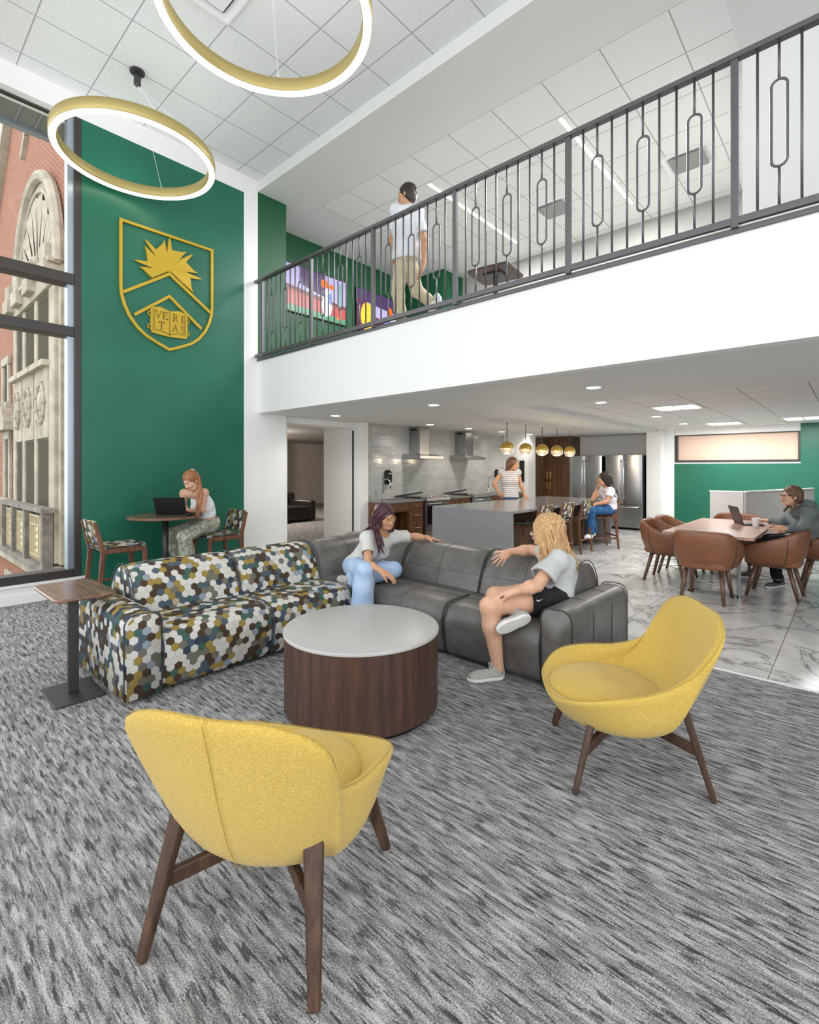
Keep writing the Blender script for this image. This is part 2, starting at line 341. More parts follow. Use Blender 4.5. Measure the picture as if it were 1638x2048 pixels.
# ------------------------------------------------------------------ the setting
KX = -6.85            # long left wall
FY = 4.108            # balcony fascia
HC = 2.345            # soffit under the balcony
struct('floor', wbox(-6.9, 5.0, -5.0, 4.268, -.2, 0), 'carpet', 'grey streaked carpet of the lounge', recenter=False)
b = wbox(-6.9, 5.0, 4.30, 13.3, -.2, 0); struct('floor', b, 'marble', 'white marble tile floor of the kitchen', recenter=False)
struct('trim_1', wbox(-6.9, 5.0, 4.268, 4.30, -.2, .003), 'white_plastic', 'pale metal strip between carpet and marble', recenter=False)
struct('floor', wbox(-17, -6.9, 4.0, 14, -.2, 0), 'carpet', 'carpet of the room beyond the doorway', recenter=False)
# left wall, green part
struct('wall_left', wbox(KX - .25, KX, 1.765, 3.875, 0, 5.66), 'green', 'tall green wall beside the window')
struct('wall_left', wbox(KX - .25, KX, -5, 3.875, 5.66, 6.2).box(KX - .25, KX, 3.875, FY, 0, 6.2).box(KX - .25, KX, FY, 4.62, 0, 3.14).box(KX - .25, KX, FY, 4.62, 5.763, 6.2), 'white', 'white wall band above window and white strip beside the green wall')
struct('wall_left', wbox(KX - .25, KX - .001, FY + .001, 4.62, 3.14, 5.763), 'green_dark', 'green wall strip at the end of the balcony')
struct('wall_left', wbox(KX - .28, KX, -5, 1.765, 0, .19), 'white', 'low white wall under the window')
struct('baseboard_left', wbox(KX, KX + .02, -5, 1.80, 0, .10), 'white', 'white baseboard under the window')
struct('trim_2', wbox(KX - .05, KX + .035, -5, 1.80, .19, .215), 'white', 'white window sill')
# window
w = thing('window_1', 'tall dark framed window looking onto a brick building', 'window', (KX - .12, -1.5, .21)); w['kind'] = 'structure'
fz = [(.215, .31), (3.05, 3.165), (3.665, 3.79), (5.64, 5.66)]
for z0, z1 in fz: wbox(KX - (.20 if z0 < 5 else .17), KX - (.0 if z0 < 5 else .11), -5, 1.69, z0, z1).build('window_frame', 'frame', w, bevel=.006, world=True)
wbox(KX - .16, KX + .0, 1.695, 1.765, .215, 5.66).build('window_frame', 'frame', w, bevel=.006, world=True)
wbox(KX - .16, KX - .03, 1.63, 1.70, .215, 5.66).build('window_jamb', 'alu', w, bevel=.006, world=True)
wbox(KX - .20, KX + .0, -1.45, -1.33, .215, 5.66).build('window_frame', 'frame', w, bevel=.006, world=True)
for z0, z1 in ((.31, 3.05), (3.165, 3.665), (3.79, 5.64)):
    wbox(KX - .145, KX - .135, -1.33, 1.63, z0, z1).build('pane', 'glass', w, world=True)
    wbox(KX - .145, KX - .135, -5, -1.45, z0, z1).build('pane', 'glass', w, world=True)
# ceilings
struct('ceiling', wbox(KX, 5, -5, FY, 5.926, 6.1), 'ceil_main', 'white acoustic tile ceiling high above the lounge', recenter=False)
struct('ceiling', wbox(KX, 5, FY, 5.03, 5.763, 6.1).box(KX - .9, KX, FY, 5.03, 5.763, 6.1).box(KX - .9, -6.47, 5.03, 9.1, 5.763, 6.1).box(-.88, 5, 5.03, 9.1, 5.763, 6.1), 'ceil_white', 'smooth soffit at the edge of the upper ceiling', recenter=False)
struct('ceiling', wbox(-6.47, -.88, 5.03, 9.1, 5.763, 6.1), 'ceil_up', 'acoustic tile ceiling over the balcony lounge', recenter=False)
# slab and fascia
struct('wall_balcony', wbox(KX, 5, FY, FY + .12, HC, 3.14), 'white', 'broad white balcony front', recenter=False)
struct('ceiling', wbox(KX - 1.0, 5, FY + .12, 6.23, HC, 2.6).box(-8, -3.46, 6.23, 13.3, HC, 2.6), 'ceil_white', 'smooth low ceiling under the balcony and over the kitchen', recenter=False)
struct('ceiling', wbox(-3.46, 5, 6.23, 13.3, 2.42, 2.6), 'ceil_low', 'acoustic tile ceiling over the dining table', recenter=False)
struct('floor', wbox(-7.7, 5, FY + .12, 9.2, 2.95, 3.14), 'carpet', 'floor of the balcony lounge', recenter=False)
# upper lounge walls
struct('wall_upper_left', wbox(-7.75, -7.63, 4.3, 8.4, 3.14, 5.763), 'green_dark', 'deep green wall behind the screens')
struct('wall_upper_left', wbox(-7.7, KX - .25, 4.1, 4.62, 3.14, 5.763), 'white', 'short return wall at the balcony end')
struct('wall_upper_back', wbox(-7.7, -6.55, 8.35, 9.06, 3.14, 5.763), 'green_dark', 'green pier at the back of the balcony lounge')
struct('wall_upper_back', wbox(-6.55, -.8, 9.06, 9.2, 3.14, 5.763), 'grey_wall', 'grey back wall of the balcony lounge')
struct('wall_upper_right', wbox(-.86, 5, 6.06, 6.2, 3.14, 5.763).box(-.86, -.74, 6.2, 9.06, 3.14, 5.763), 'white', 'white wall at the right of the balcony lounge')
# doorway recess
struct('wall_doorway', wbox(-7.44, -7.01, 4.6, 6.21, 2.25, 2.6).box(-7.44, -7.01, 4.30, 4.75, 0, 2.25).box(-7.44, KX - .26, 4.30, 4.62, 0, 2.6), 'white', 'white wall and header around the doorway')
struct('wall_doorway', wbox(-7.9, -6.83, 6.21, 6.42, 0, 2.6), 'white', 'white wall end between doorway and kitchen')
struct('baseboard_doorway', wbox(-7.9, -6.9, 6.198, 6.21, 0, .09), 'black', 'black baseboard in the doorway')
# kitchen walls
b = MB(); b.box(-7.1, -6.9, 6.42, 11.6, 0, 2.6); struct('wall_kitchen', b, 'tile', 'glossy pale grey tiled kitchen wall')
struct('wall_kitchen', wbox(-7.2, -6.19, 11.4, 11.78, 0, 2.6), 'white', 'white wall end beside the tall cabinet')
struct('wall_back', wbox(-7.3, -3.4, 13.26, 13.4, 0, 2.6), 'white', 'grey wall above the refrigerators')
struct('wall_kitchen', wbox(-3.72, -3.40, 12.62, 13.3, 0, 2.6), 'white', 'white pillar beside the refrigerator')
# dining back wall
struct('wall_back', wbox(-3.40, 5, 12.9, 13.1, 0, 1.60), 'green', 'green wall behind the dining table')
struct('wall_back', wbox(-.83, 5, 12.9, 13.1, 1.60, 2.42), 'green', 'green wall beside the shaded window')
struct('wall_back', wbox(-3.40, -3.18, 12.88, 13.1, 0, 2.42).box(-3.18, -.83, 12.93, 13.1, 2.27, 2.42).box(-3.18, -.83, 12.90, 13.1, 1.60, 1.625), 'white', 'white wall around the shaded window')
w = thing('window_2', 'long low window covered by a pale pink roller shade', 'window', (-2.0, 12.95, 1.62)); w['kind'] = 'structure'
for a in ((-3.18, -3.12, 12.93, 13.06, 1.625, 2.27), (-.87, -.83, 12.93, 13.06, 1.625, 2.27), (-3.12, -.87, 12.93, 13.06, 1.625, 1.68), (-3.12, -.87, 12.93, 13.06, 2.25, 2.27)):
    wbox(*a).build('window_frame', 'frame', w, world=True)
wbox(-3.12, -.87, 13.02, 13.03, 1.68, 2.25).build('roller_shade', 'shade', w, world=True)
# low partition: angled grey screen
def lowwall(pts, z1, t=.06):
    b = MB()
    for (x0, y0), (x1, y1) in zip(pts, pts[1:]): b.bar((x0, y0, z1 / 2), (x1, y1, z1 / 2), t, z1)
    return b
p = thing('room_divider', 'low grey angled divider panel behind the dining table', 'divider', (-1.4, 9.9, 0))
lowwall([(-1.87, 9.89), (-1.39, 9.92), (-.62, 12.5)], 1.09).build('panel', 'panel_grey', p, world=True)
lowwall([(-1.88, 9.89), (-1.39, 9.92), (-.62, 12.5)], .02, .075).xf(0, Matrix.Translation((0, 0, 1.09))).build('cap_rail', 'white', p, world=True)
# right and rear enclosure that the camera cannot see (closes the high room above the openings)
struct('wall_right', wbox(5, 5.2, 4.1, 13.3, 0, 6.1), 'white', 'white wall at the right, outside the view')
# room behind the doorway
struct('wall_far', wbox(-17, -16.9, 4, 14, 0, 2.6).box(-17, -7.4, 13.9, 14, 0, 2.6).box(-17, -7.44, 4.0, 4.1, 0, 2.6).box(-15.2, -14.6, 9.15, 9.55, 0, 2.5), 'beige_wall', 'beige walls of the dim room beyond the doorway')
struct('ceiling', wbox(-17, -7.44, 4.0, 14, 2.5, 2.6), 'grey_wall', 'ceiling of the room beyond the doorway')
struct('trim_3', wbox(-7.02, -7.0, 6.185, 6.209, .0, 2.2), 'black', 'thin black vertical gap at the doorway')
s = thing('armchair', 'black leather armchair seen through the doorway', 'chair', (-11.9, 8.05, 0))
MB().box(-.55, .45, -.45, .5, .03, .42).build('seat', 'black_leather', s, bevel=.05, seg=3)
MB().box(-.6, .5, -.6, -.40, .03, .58).build('armrest', 'black_leather', s, bevel=.06, seg=3)
MB().box(-.6, .5, .45, .65, .03, .58).build('armrest', 'black_leather', s, bevel=.06, seg=3)
MB().box(-.75, -.5, -.6, .65, .03, .78).build('backrest', 'black_leather', s, bevel=.07, seg=3)
t = thing('long_table', 'dark long table with brown top in the room beyond the doorway', 'table', (-14.0, 7.2, 0))
MB().box(-.45, .45, -1.4, 1.6, .74, .78).build('table_top', 'walnut_x', t)
for sx in (-.4, .4):
    for sy in (-1.3, 1.5): MB().box(sx - .03, sx + .03, sy - .03, sy + .03, 0, .74).build('leg', 'black', t)
# ------------------------------------------------------------------ outdoors
FB = 3.70
bd = thing('brick_building', 'red brick building with arched stone window bay outside the window', 'building', (-19, FB, -4))
brick = MB()
def rectwall(b, x0, x1, z0, z1): b.box(x0, x1, FB, FB + .5, z0, z1)
# gable wall: polygon in XZ
gpoly = [(-34, -4), (-12, -4), (-12, 20), (-17.2, 20), (-22.66, 14.33), (-25.1, 12.0), (-34, 3.5)]
brick.prism(gpoly, 'y', FB, FB + .5); brick.build('brick_wall', 'brick', bd, world=True)
cop = MB()
for (x0, z0), (x1, z1) in zip(gpoly[3:6], gpoly[4:7]): cop.bar((x0, FB + .2, z0), (x1, FB + .2, z1), .9, .35)
cop.build('gable_coping', 'stone', bd, world=True)
# stone bay surround with arch
SX0, SX1 = -21.1, -15.9; SCX = -18.35; HW = 2.5
st = MB()
arc = [(SCX + (HW + .1) * math.cos(a), 7.0 + 3.15 * math.sin(a)) for a in [PI * k / 28 for k in range(29)]]
outer = [(SCX + HW + .1, -1.1)] + arc + [(SCX - HW - .1, -1.1)]
st.prism(outer, 'y', FB - .12, FB); st.build('stone_surround', 'stone', bd, world=True)
st = MB(); st.tube([(x, FB - .16, z) for x, z in arc], .16, 8); st.tube([(SCX + (HW - .32) * math.cos(a), FB - .14, 7.0 + 2.75 * math.sin(a)) for a in [PI * k / 28 for k in range(29)]], .07, 6)
st.build('arch_moulding', 'stone', bd, world=True)
st = MB()
for k in range(9):      # shell flutes
    a = PI * (k + .5) / 9; a0 = PI * k / 9; a1 = PI * (k + 1) / 9
    p0 = (SCX + .55 * math.cos(a), 7.15 + .55 * math.sin(a)); pa = (SCX + 2.05 * math.cos(a0), 7.1 + 2.4 * math.sin(a0)); pm = (SCX + 2.15 * math.cos(a), 7.1 + 2.6 * math.sin(a)); pb = (SCX + 2.05 * math.cos(a1), 7.1 + 2.4 * math.sin(a1))
    i = len(st.v); st.v += [(p0[0], FB - .14, p0[1]), (pa[0], FB - .20, pa[1]), (pm[0], FB - .14, pm[1]), (pb[0], FB - .20, pb[1])]
    st.face([i, i + 1, i + 2]); st.face([i, i + 2, i + 3])
for k in range(15):
    a = PI * k / 14; st.sphere((SCX + .55 * math.cos(a), FB - .2, 7.15 + .6 * math.sin(a)), .1, 8, 6)
st.sphere((SCX, FB - .12, 7.1), (.42, .1, .5)); st.build('shell_ornament', 'stone', bd, world=True)
st = MB()
for x0, x1 in ((SX0 - .15, SX0 + .25), (-19.85, -19.55), (-18.25, -17.95), (-16.55, -16.0)): st.box(x0, x1, FB - .22, FB - .1, -1.1, 6.55)
st.box(SX0 - .2, SX1 + .1, FB - .3, FB - .1, 6.45, 6.95).box(SX0 - .3, SX1 + .2, FB - .42, FB - .1, 6.95, 7.1)
for x in (SX0 + .15, -19.65, -18.05, -16.2): st.box(x - .38, x + .38, FB - .5, FB - .1, 6.6, 7.05).box(x - .3, x + .3, FB - .45, FB - .1, 7.05, 7.5)
st.build('stone_pilaster', 'stone', bd, world=True, bevel=.03)
for x0, x1 in ((-20.85, -19.85), (-19.55, -18.25), (-17.95, -16.55)):
    for z0, z1 in ((5.0 - .55, 6.4), (.2, 2.35)):
        f = MB().box(x0 + .02, x1 - .02, FB - .16, FB - .11, z0, z1).build('window_opening', 'stone_dark', bd, world=True)
        MB().box(x0 + .06, x1 - .06, FB - .18, FB - .15, z0 + .05, z1 - .05).build('window_glass', 'ext_glass', bd, world=True)
    pm = MB(); pm.box(x0, x1, FB - .24, FB - .1, 2.35, 4.4); pm.m = 1; cx = (x0 + x1) / 2
    pm.tube([(cx + .3 * (x1 - x0) * math.cos(a), FB - .26, 3.35 + .55 * math.sin(a)) for a in [2 * PI * k / 18 for k in range(18)]], .06, 6, closed=True)
    for k in range(9): a = 2 * PI * k / 9; pm.sphere((cx + .3 * (x1 - x0) * math.cos(a), FB - .28, 3.35 + .55 * math.sin(a)), .08, 6, 5)
    pm.sphere((cx, FB - .26, 3.4), (.16, .08, .3)); pm.build('carved_panel', ['stone', 'stone'], bd, world=True)
    MB().box(x0 - .1, x1 + .1, FB - .4, FB - .1, 4.32, 4.48).build('stone_sill', 'stone', bd, world=True)
st = MB(); st.box(-34, -12, FB - .22, FB, -1.75, -1.15); st.build('stone_band', 'stone', bd, world=True)
# balcony
bal = MB(); bal.box(-21.7, -15.9, FB - .50, FB, -1.32, -1.14); bal.build('balcony_floor', 'stone_dark', bd, world=True)
bal = MB()
for x in (-21.6, -19.95, -18.2, -16.1): bal.box(x - .12, x + .12, FB - .48, FB - .24, -1.15, .3)
bal.box(-21.8, -15.9, FB - .52, FB - .2, .3, .42).build('balcony_pier', 'stone_dark', bd, world=True)
for xa, xb in ((-21.46, -20.08), (-19.82, -18.33), (-18.06, -16.24)):
    g = MB(); g.box(xa, xb, FB - .38, FB - .34, .12, .18).box(xa, xb, FB - .38, FB - .34, -1.0, -.94).box(xa, xb, FB - .38, FB - .34, -.12, -.07)
    nb = 9
    for k in range(nb): x = xa + (xb - xa) * (k + .5) / nb; g.box(x - .02, x + .02, FB - .38, FB - .34, -1.1, .18)
    for k in range(4): g.sphere(((xa + xb) / 2, FB - .36, -.85 + .2 * k), (.12, .03, .1), 8, 6)
    g.build('balcony_railing', 'ext_metal', bd, world=True)
# side windows on the brick
def sidewin(x0, x1, z0, z1, hood):
    MB().box(x0, x1, FB - .03, FB + .01, z0, z1).build('window_glass', 'ext_glass', bd, world=True)
    g = MB(); g.box(x0 - .25, x0, FB - .1, FB, z0, z1).box(x1, x1 + .25, FB - .1, FB, z0, z1).box(x0 - .35, x1 + .35, FB - .2, FB, z0 - .22, z0).box(x0 - .3, x1 + .3, FB - .12, FB, z1, z1 + .3)
    if hood:
        m = (x0 + x1) / 2; g.prism([(m - 1.05, z1 + .3), (m + 1.05, z1 + .3), (m + 1.05, z1 + .6), (m + .6, z1 + 1.1), (m, z1 + 1.35), (m - .6, z1 + 1.1), (m - 1.05, z1 + .6)], 'y', FB - .35, FB)
    g.build('window_surround', 'stone', bd, world=True, bevel=.02)
sidewin(-23.6, -22.95, .4, 2.55, True); sidewin(-23.9, -23.1, 3.9, 5.3, False); sidewin(-27.5, -26.6, .4, 2.55, True)
for x in (-23.2, -20.2): sidewin(x, x + .8, -3.9, -2.55, False)
g = MB(); g.box(-20.35, -20.1, FB - .12, FB, 12.4, 14.0).bar((-20.2, FB - .06, 12.4), (-20.8, FB - .06, 11.9), .12, .2); g.build('stone_accent', 'stone', bd, world=True)
tag(wbox(-60, -7.6, -40, 40, -4.2, -4.0).build('courtyard', 'ground'), 'courtyard ground below the window', 'ground', None, 'structure')
# eave of this building
ev = thing('roof_eave', 'ribbed grey metal eave outside the top of the window', 'eave', (-7.3, -1, 5.68))
e = MB(); e.box(-7.56, KX - .2, -5, 4.0, 5.70, 5.78).build('soffit_panel', 'soffit_metal', ev, world=True)
e = MB()
for k in range(46): y = -5 + .195 * k; e.box(-7.54, KX - .2, y, y + .018, 5.688, 5.70)
e.build('rib', 'alu', ev, world=True)
wbox(-7.66, -7.56, -5, 4.0, 5.66, 5.86).build('fascia_board', 'alu', ev, world=True)
# ------------------------------------------------------------------ ring pendants
def ring(loc, label, ceil=5.926):
    t = thing('ring_pendant', label, 'ceiling light', loc, 0, 'gold ring pendants')
    n_ = 96; ro, ri = .81, .735
    b = MB(); b.rings([[(r * math.cos(2 * PI * k / n_), r * math.sin(2 * PI * k / n_), z) for k in range(n_)] for r, z in ((ro - .008, .0), (ro, .004), (ro, .115), (ri, .115), (ri, .004), (ri + .008, .0))], (False, False)); b.build('housing', 'ring', t, smooth=True).data.polygons.foreach_set('use_smooth', [True] * len(b.f))
    b = MB(); b.rings([[(r * math.cos(2 * PI * k / n_), r * math.sin(2 * PI * k / n_), z) for k in range(n_)] for r, z in ((ro - .006, .002), (ro - .012, -.012), (ri + .012, -.012), (ri + .006, .002))], (False, False)); b.build('light_diffuser', 'led', t, smooth=True)
    b = MB(); b.rings([[(r * math.cos(2 * PI * k / n_), r * math.sin(2 * PI * k / n_), z) for k in range(n_)] for r, z in ((ro - .012, .116), (ri + .012, .116))], (False, False)); b.build('added_fill_strip', 'fill_up', t)  # emissive strip added on the top face to brighten the high ceiling
    top = ceil - loc[2]
    MB().lathe([(.075, top), (.075, top - .022), (.02, top - .03)], 32).build('canopy', 'dmetal', t)
    MB().lathe([(.034, top - .05), (.036, top - .06), (.036, top - .15), (.02, top - .17)], 24).build('hub', 'dmetal', t)
    MB().tube([(0, 0, top - .02), (0, 0, top - .06)], .012).build('stem', 'dmetal', t)
    for a in (20, 140, 260):
        a = math.radians(a); MB().tube([(0, 0, top - .16), (.77 * math.cos(a), .77 * math.sin(a), .11)], .0022, 6).build('suspension_cable', 'white_plastic', t)
    a = math.radians(20); e = Vector((.77 * math.cos(a), .77 * math.sin(a), .11)); p0 = Vector((0, 0, top - .16))
    MB().tube([p0.lerp(e, s) + Vector((0, 0, -.10 * math.sin(PI * s))) for s in [k / 10 for k in range(11)]], .005, 6).build('power_cord', 'white_plastic', t)
    return t
ring((-5.95, 2.07, 4.93), 'gold ring pendant hanging in front of the green wall, smaller in view')
ring((-3.35, 2.08, 4.95), 'gold ring pendant nearest the viewer, cut off by the top of the photo')
# ------------------------------------------------------------------ emblem on the green wall
em = thing('wall_emblem', 'gold shield emblem with sun, chevrons and open book on green wall', 'emblem', (KX, 2.78, 3.15))
X0 = KX
def wallstrip(pts, w, closed=False, t=.03):   # flat band following (y,z) points on the wall
    b = MB(); m = len(pts); L = []; Rr = []
    for i in range(m):
        p = Vector(pts[i]); a = Vector(pts[i - 1]) if (i > 0 or closed) else None; c = Vector(pts[(i + 1) % m]) if (i < m - 1 or closed) else None
        d1 = (p - a).normalized() if a is not None else (c - p).normalized(); d2 = (c - p).normalized() if c is not None else d1
        n1 = Vector((-d1.y, d1.x)); n2 = Vector((-d2.y, d2.x)); nn = (n1 + n2).normalized(); s_ = w / 2 / max(.35, nn.dot(n1))
        L.append(p + nn * s_); Rr.append(p - nn * s_)
    rings = [[(X0, l.x, l.y), (X0 + t, l.x, l.y), (X0 + t, r.x, r.y), (X0, r.x, r.y)] for l, r in zip(L, Rr)]
    if closed: rings.append(rings[0])
    return b.rings(rings, (not closed, not closed))
yc = 2.775; yl, yr = 2.185, 3.366
pts = [(yl, 4.61), (yr, 4.61), (yr, 3.80)]
def arcside(s):
    return [(yc + s * (yr - yc) * x, z) for x, z in ((1.0, 3.80), (.985, 3.68), (.93, 3.56), (.83, 3.43), (.68, 3.31), (.50, 3.22), (.26, 3.15))]
pts = [(yl, 4.61), (yr, 4.61)] + arcside(1) + [(yc, 3.085)] + arcside(-1)[::-1]
wallstrip(pts, .036, True).build('shield_outline', 'gold', em, world=True, bevel=.003)
wallstrip([(2.21, 3.71), (yc, 4.10), (3.345, 3.71)], .036).build('chevron_bar', 'gold', em, world=True)
wallstrip([(2.34, 3.455), (yc, 3.80), (3.21, 3.455)], .036).build('chevron_bar', 'gold', em, world=True)
# sun
sc = (yc, 4.15); outl = []
for k in range(16):
    a = math.radians(90 - k * 22.5); straight = k % 2 == 0
    tip = .43 if straight else .37; wv = 0 if straight else .13; n_ = 7
    base = math.radians(8.5); L = []; Rr = []
    for i in range(n_):
        s_ = i / (n_ - 1); rr = .165 + (tip - .165) * s_; off = wv * math.sin(s_ * PI * 1.5) * .6; hw = (base * .205) * (1 - s_) ** (.8) * (1.25 if straight else 1.05) + .004
        ca, sa = math.cos(a), math.sin(a)
        L.append((sc[0] + ca * rr - sa * (off + hw), sc[1] + sa * rr + ca * (off + hw))); Rr.append((sc[0] + ca * rr - sa * (off - hw), sc[1] + sa * rr + ca * (off - hw)))
    outl += L + Rr[::-1]
slope = (4.10 - 3.71) / (yc - 2.21)
def clipz(p):      # keep above the chevron
    y, z = p; lim = 4.12 - abs(y - yc) * slope + .012
    return (y, max(z, lim))
b = MB(); outl = [clipz(p) for p in outl]; i0 = len(b.v); N_ = len(outl)
b.v += [(X0 + .034, y, z) for y, z in outl] + [(X0, y, z) for y, z in outl] + [(X0 + .04, sc[0], sc[1])]
for k in range(N_):
    k2 = (k + 1) % N_; b.face([i0 + k, i0 + N_ + k, i0 + N_ + k2, i0 + k2]); b.face([i0 + k2, i0 + 2 * N_, i0 + k])
b.build('sun', 'gold', em, world=True)
# book
bk = MB(); bk.prism([(2.535, 3.31), (2.555, 3.27), (yc, 3.255), (2.995, 3.27), (3.015, 3.31), (3.015, 3.60), (2.90, 3.63), (yc, 3.60), (2.65, 3.63), (2.535, 3.60)], 'x', X0, X0 + .03)
for z in (3.35, 3.52):
    for y in (2.53, 3.02): bk.tube([(X0 + .015, y + .025 * math.cos(a), z + .028 * math.sin(a)) for a in [2 * PI * k / 12 for k in range(12)]], .009, 6, closed=True)
book = bk.build('book', 'gold', em, world=True)
ln = MB(); X0s = X0; 
def wl(pts, w=.008):
    global X0
    X0 = X0s + .0295; b = wallstrip(pts, w, False, .003); X0 = X0s; i = len(ln.v); ln.v += b.v
    for f in b.f: ln.face([i + j for j in f])
wl([(yc, 3.60), (yc, 3.26)], .007)
for o_ in (.018, .036): wl([(2.545 + o_, 3.59), (2.545 + o_, 3.29 + o_ * .8), (2.66, 3.305 + o_ * .5), (yc, 3.275 + o_ * .4), (2.89, 3.305 + o_ * .5), (3.005 - o_, 3.29 + o_ * .8), (3.005 - o_, 3.59)], .004)
def letter(ch, y, z, h=.095, w=.07):
    S_ = {'V': [[(0, 1), (.5, 0)], [(.5, 0), (1, 1)], [(-.12, 1), (.2, 1)], [(.8, 1), (1.12, 1)]], 'E': [[(.1, 0), (.1, 1)], [(.0, 1), (.85, 1)], [(0, 0), (.9, 0)], [(.1, .52), (.65, .52)], [(.85, 1), (.85, .8)], [(.9, 0), (.9, .22)]],
          'R': [[(.15, 0), (.15, 1)], [(0, 1), (.6, 1)], [(.6, 1), (.82, .85), (.8, .62), (.6, .5)], [(.6, .5), (.15, .5)], [(.5, .5), (.95, 0)], [(0, 0), (.32, 0)]],
          'I': [[(.5, 0), (.5, 1)], [(.3, 1), (.7, 1)], [(.3, 0), (.7, 0)]], 'T': [[(.5, 0), (.5, 1)], [(0, 1), (1, 1)], [(0, 1), (0, .8)], [(1, 1), (1, .8)], [(.32, 0), (.68, 0)]],
          'A': [[(0, 0), (.5, 1)], [(.5, 1), (1, 0)], [(.2, .38), (.8, .38)], [(-.12, 0), (.18, 0)], [(.82, 0), (1.12, 0)]],
          'S': [[(.85, .78), (.7, .97), (.4, 1), (.15, .85), (.15, .66), (.4, .53), (.65, .46), (.88, .3), (.8, .08), (.5, 0), (.2, .04), (.1, .24)]]}[ch]
    for st_ in S_: wl([(y + w * a, z + h * c) for a, c in st_], .013 if len(st_) == 2 and abs(st_[0][0] - st_[1][0]) < .3 else .008)
for ch, y, z in (('V', 2.60, 3.475), ('E', 2.69, 3.475), ('R', 2.82, 3.475), ('I', 2.91, 3.475), ('T', 2.64, 3.34), ('A', 2.815, 3.34), ('S', 2.915, 3.34)): letter(ch, y, z, w=.062)
ln.build('lettering', 'goldedge', em, world=True)
# ------------------------------------------------------------------ balcony railing
rl = thing('balcony_railing', 'black wrought iron balcony railing with elongated oval balusters', 'railing', (-1, 4.07, 3.15))
RY = 4.075
MB().box(KX, 3.0, RY - .032, RY + .032, 4.335, 4.372).build('handrail', 'rail', rl, world=True, bevel=.004)
MB().box(KX, 3.0, RY - .02, RY + .02, 3.19, 3.24).build('bottom_rail', 'rail', rl, world=True, bevel=.004)
MB().box(KX, 3.0, FY - .02, FY + .1, 3.14, 3.178).build('base_angle', 'rail', rl, world=True, bevel=.003)
px0 = -6.665; bay = 1.2085
for j in range(8):
    x = px0 + bay * j
    MB().box(x - .022, x + .022, RY - .022, RY + .022, 3.17, 4.34).build('post', 'rail', rl, world=True, bevel=.003)
    if j == 7: break
    for i in range(9):
        xb = x + .131 + .1185 * i; g = MB(); r_ = .009
        if i % 3 == 1:
            g.tube([(xb, RY, 3.25), (xb, RY, 3.50)], r_, 6); g.tube([(xb, RY, 4.08), (xb, RY, 4.34)], r_, 6)
            loop = []
            for k in range(12): a = PI * k / 11; loop.append((xb + .043 * math.cos(a), RY, 4.035 + .043 * math.sin(a)))
            for k in range(12): a = PI + PI * k / 11; loop.append((xb + .043 * math.cos(a), RY, 3.545 + .043 * math.sin(a)))
            g.tube(loop, r_, 6, closed=True, up0=(0, 1, 0)); g.build('oval_baluster', 'rail', rl, world=True, smooth=True)
        else:
            g.tube([(xb, RY, 3.25), (xb, RY, 4.34)], r_, 6); g.build('baluster', 'rail', rl, world=True, smooth=True)
# ------------------------------------------------------------------ balcony lounge
CS = {k: NT('screen_' + k).set(color=c, rough=.3, emit=c, es=.2).m for k, c in {'violet': srgb(178, 170, 214), 'purple': srgb(78, 58, 104), 'red': srgb(176, 70, 68), 'brown': srgb(112, 56, 58), 'green': srgb(70, 140, 104), 'white': srgb(226, 226, 244), 'orange': srgb(224, 106, 40), 'blue': srgb(110, 130, 190), 'plum': srgb(100, 40, 84), 'teal': srgb(120, 164, 170), 'yellow': srgb(236, 196, 60)}.items()}
CK = list(CS)
def screen(y0, y1, shapes, label):
    z0, z1 = 4.34, 5.22; t = thing('television', label, 'television', (-7.60, (y0 + y1) / 2, z0))
    MB().box(-7.63, -7.585, y0, y1, z0, z1).build('bezel', 'black', t, world=True)
    b = MB(); W = y1 - y0 - .03; H = z1 - z0 - .03
    for lay, (ck, poly) in enumerate(shapes):
        b.m = CK.index(ck); x = -7.583 + .0006 * lay; i = len(b.v); b.v += [(x, y0 + .015 + W * u, z0 + .015 + H * v) for u, v in poly]; b.face(range(i, i + len(poly)))
    b.build('picture', list(CS.values()), t, world=True)
def ell(cx, cy, rx, ry, n=14): return [(cx + rx * math.cos(2 * PI * k / n), cy + ry * math.sin(2 * PI * k / n)) for k in range(n)]
sq = [(0, 0), (1, 0), (1, 1), (0, 1)]
screen(5.10, 6.52, [('violet', sq), ('purple', [(.25, .62), (.62, .5), (.62, 1), (.2, 1)]), ('red', [(0, .12), (1, .12), (1, .34), (0, .46)]), ('brown', [(0, .46), (1, .34), (1, .42), (.4, .5), (0, .56)]), ('green', [(0, 0), (1, 0), (1, .12), (0, .14)]),
    ('teal', [(.86, .4), (.92, .4), (.92, .9), (.86, .9)]), ('white', ell(.66, .32, .09, .24)), ('white', ell(.66, .62, .055, .1)), ('orange', ell(.62, .8, .07, .1)), ('orange', ell(.74, .78, .05, .06)), ('blue', ell(.72, .5, .03, .14)), ('orange', ell(.88, .1, .05, .03))], 'left television showing a bright cartoon scene on green balcony wall')
screen(6.80, 8.24, [('plum', sq), ('violet', [(.2, .45), (1, .3), (1, .9), (.2, 1)]), ('purple', [(.0, .75), (1, .6), (1, 1), (0, 1)]), ('blue', [(.55, 0), (1, 0), (1, .35), (.55, .5)]), ('yellow', ell(.2, .36, .13, .36)), ('brown', [(.60, 0), (.74, 0), (.74, .3), (.60, .22)]), ('white', [(.59, .22), (.75, .3), (.75, .34), (.59, .26)]), ('orange', ell(.68, .65, .06, .12)), ('white', ell(.78, .4, .08, .14)), ('red', ell(.86, .6, .06, .1))], 'right television showing a cartoon scene behind the walking person')
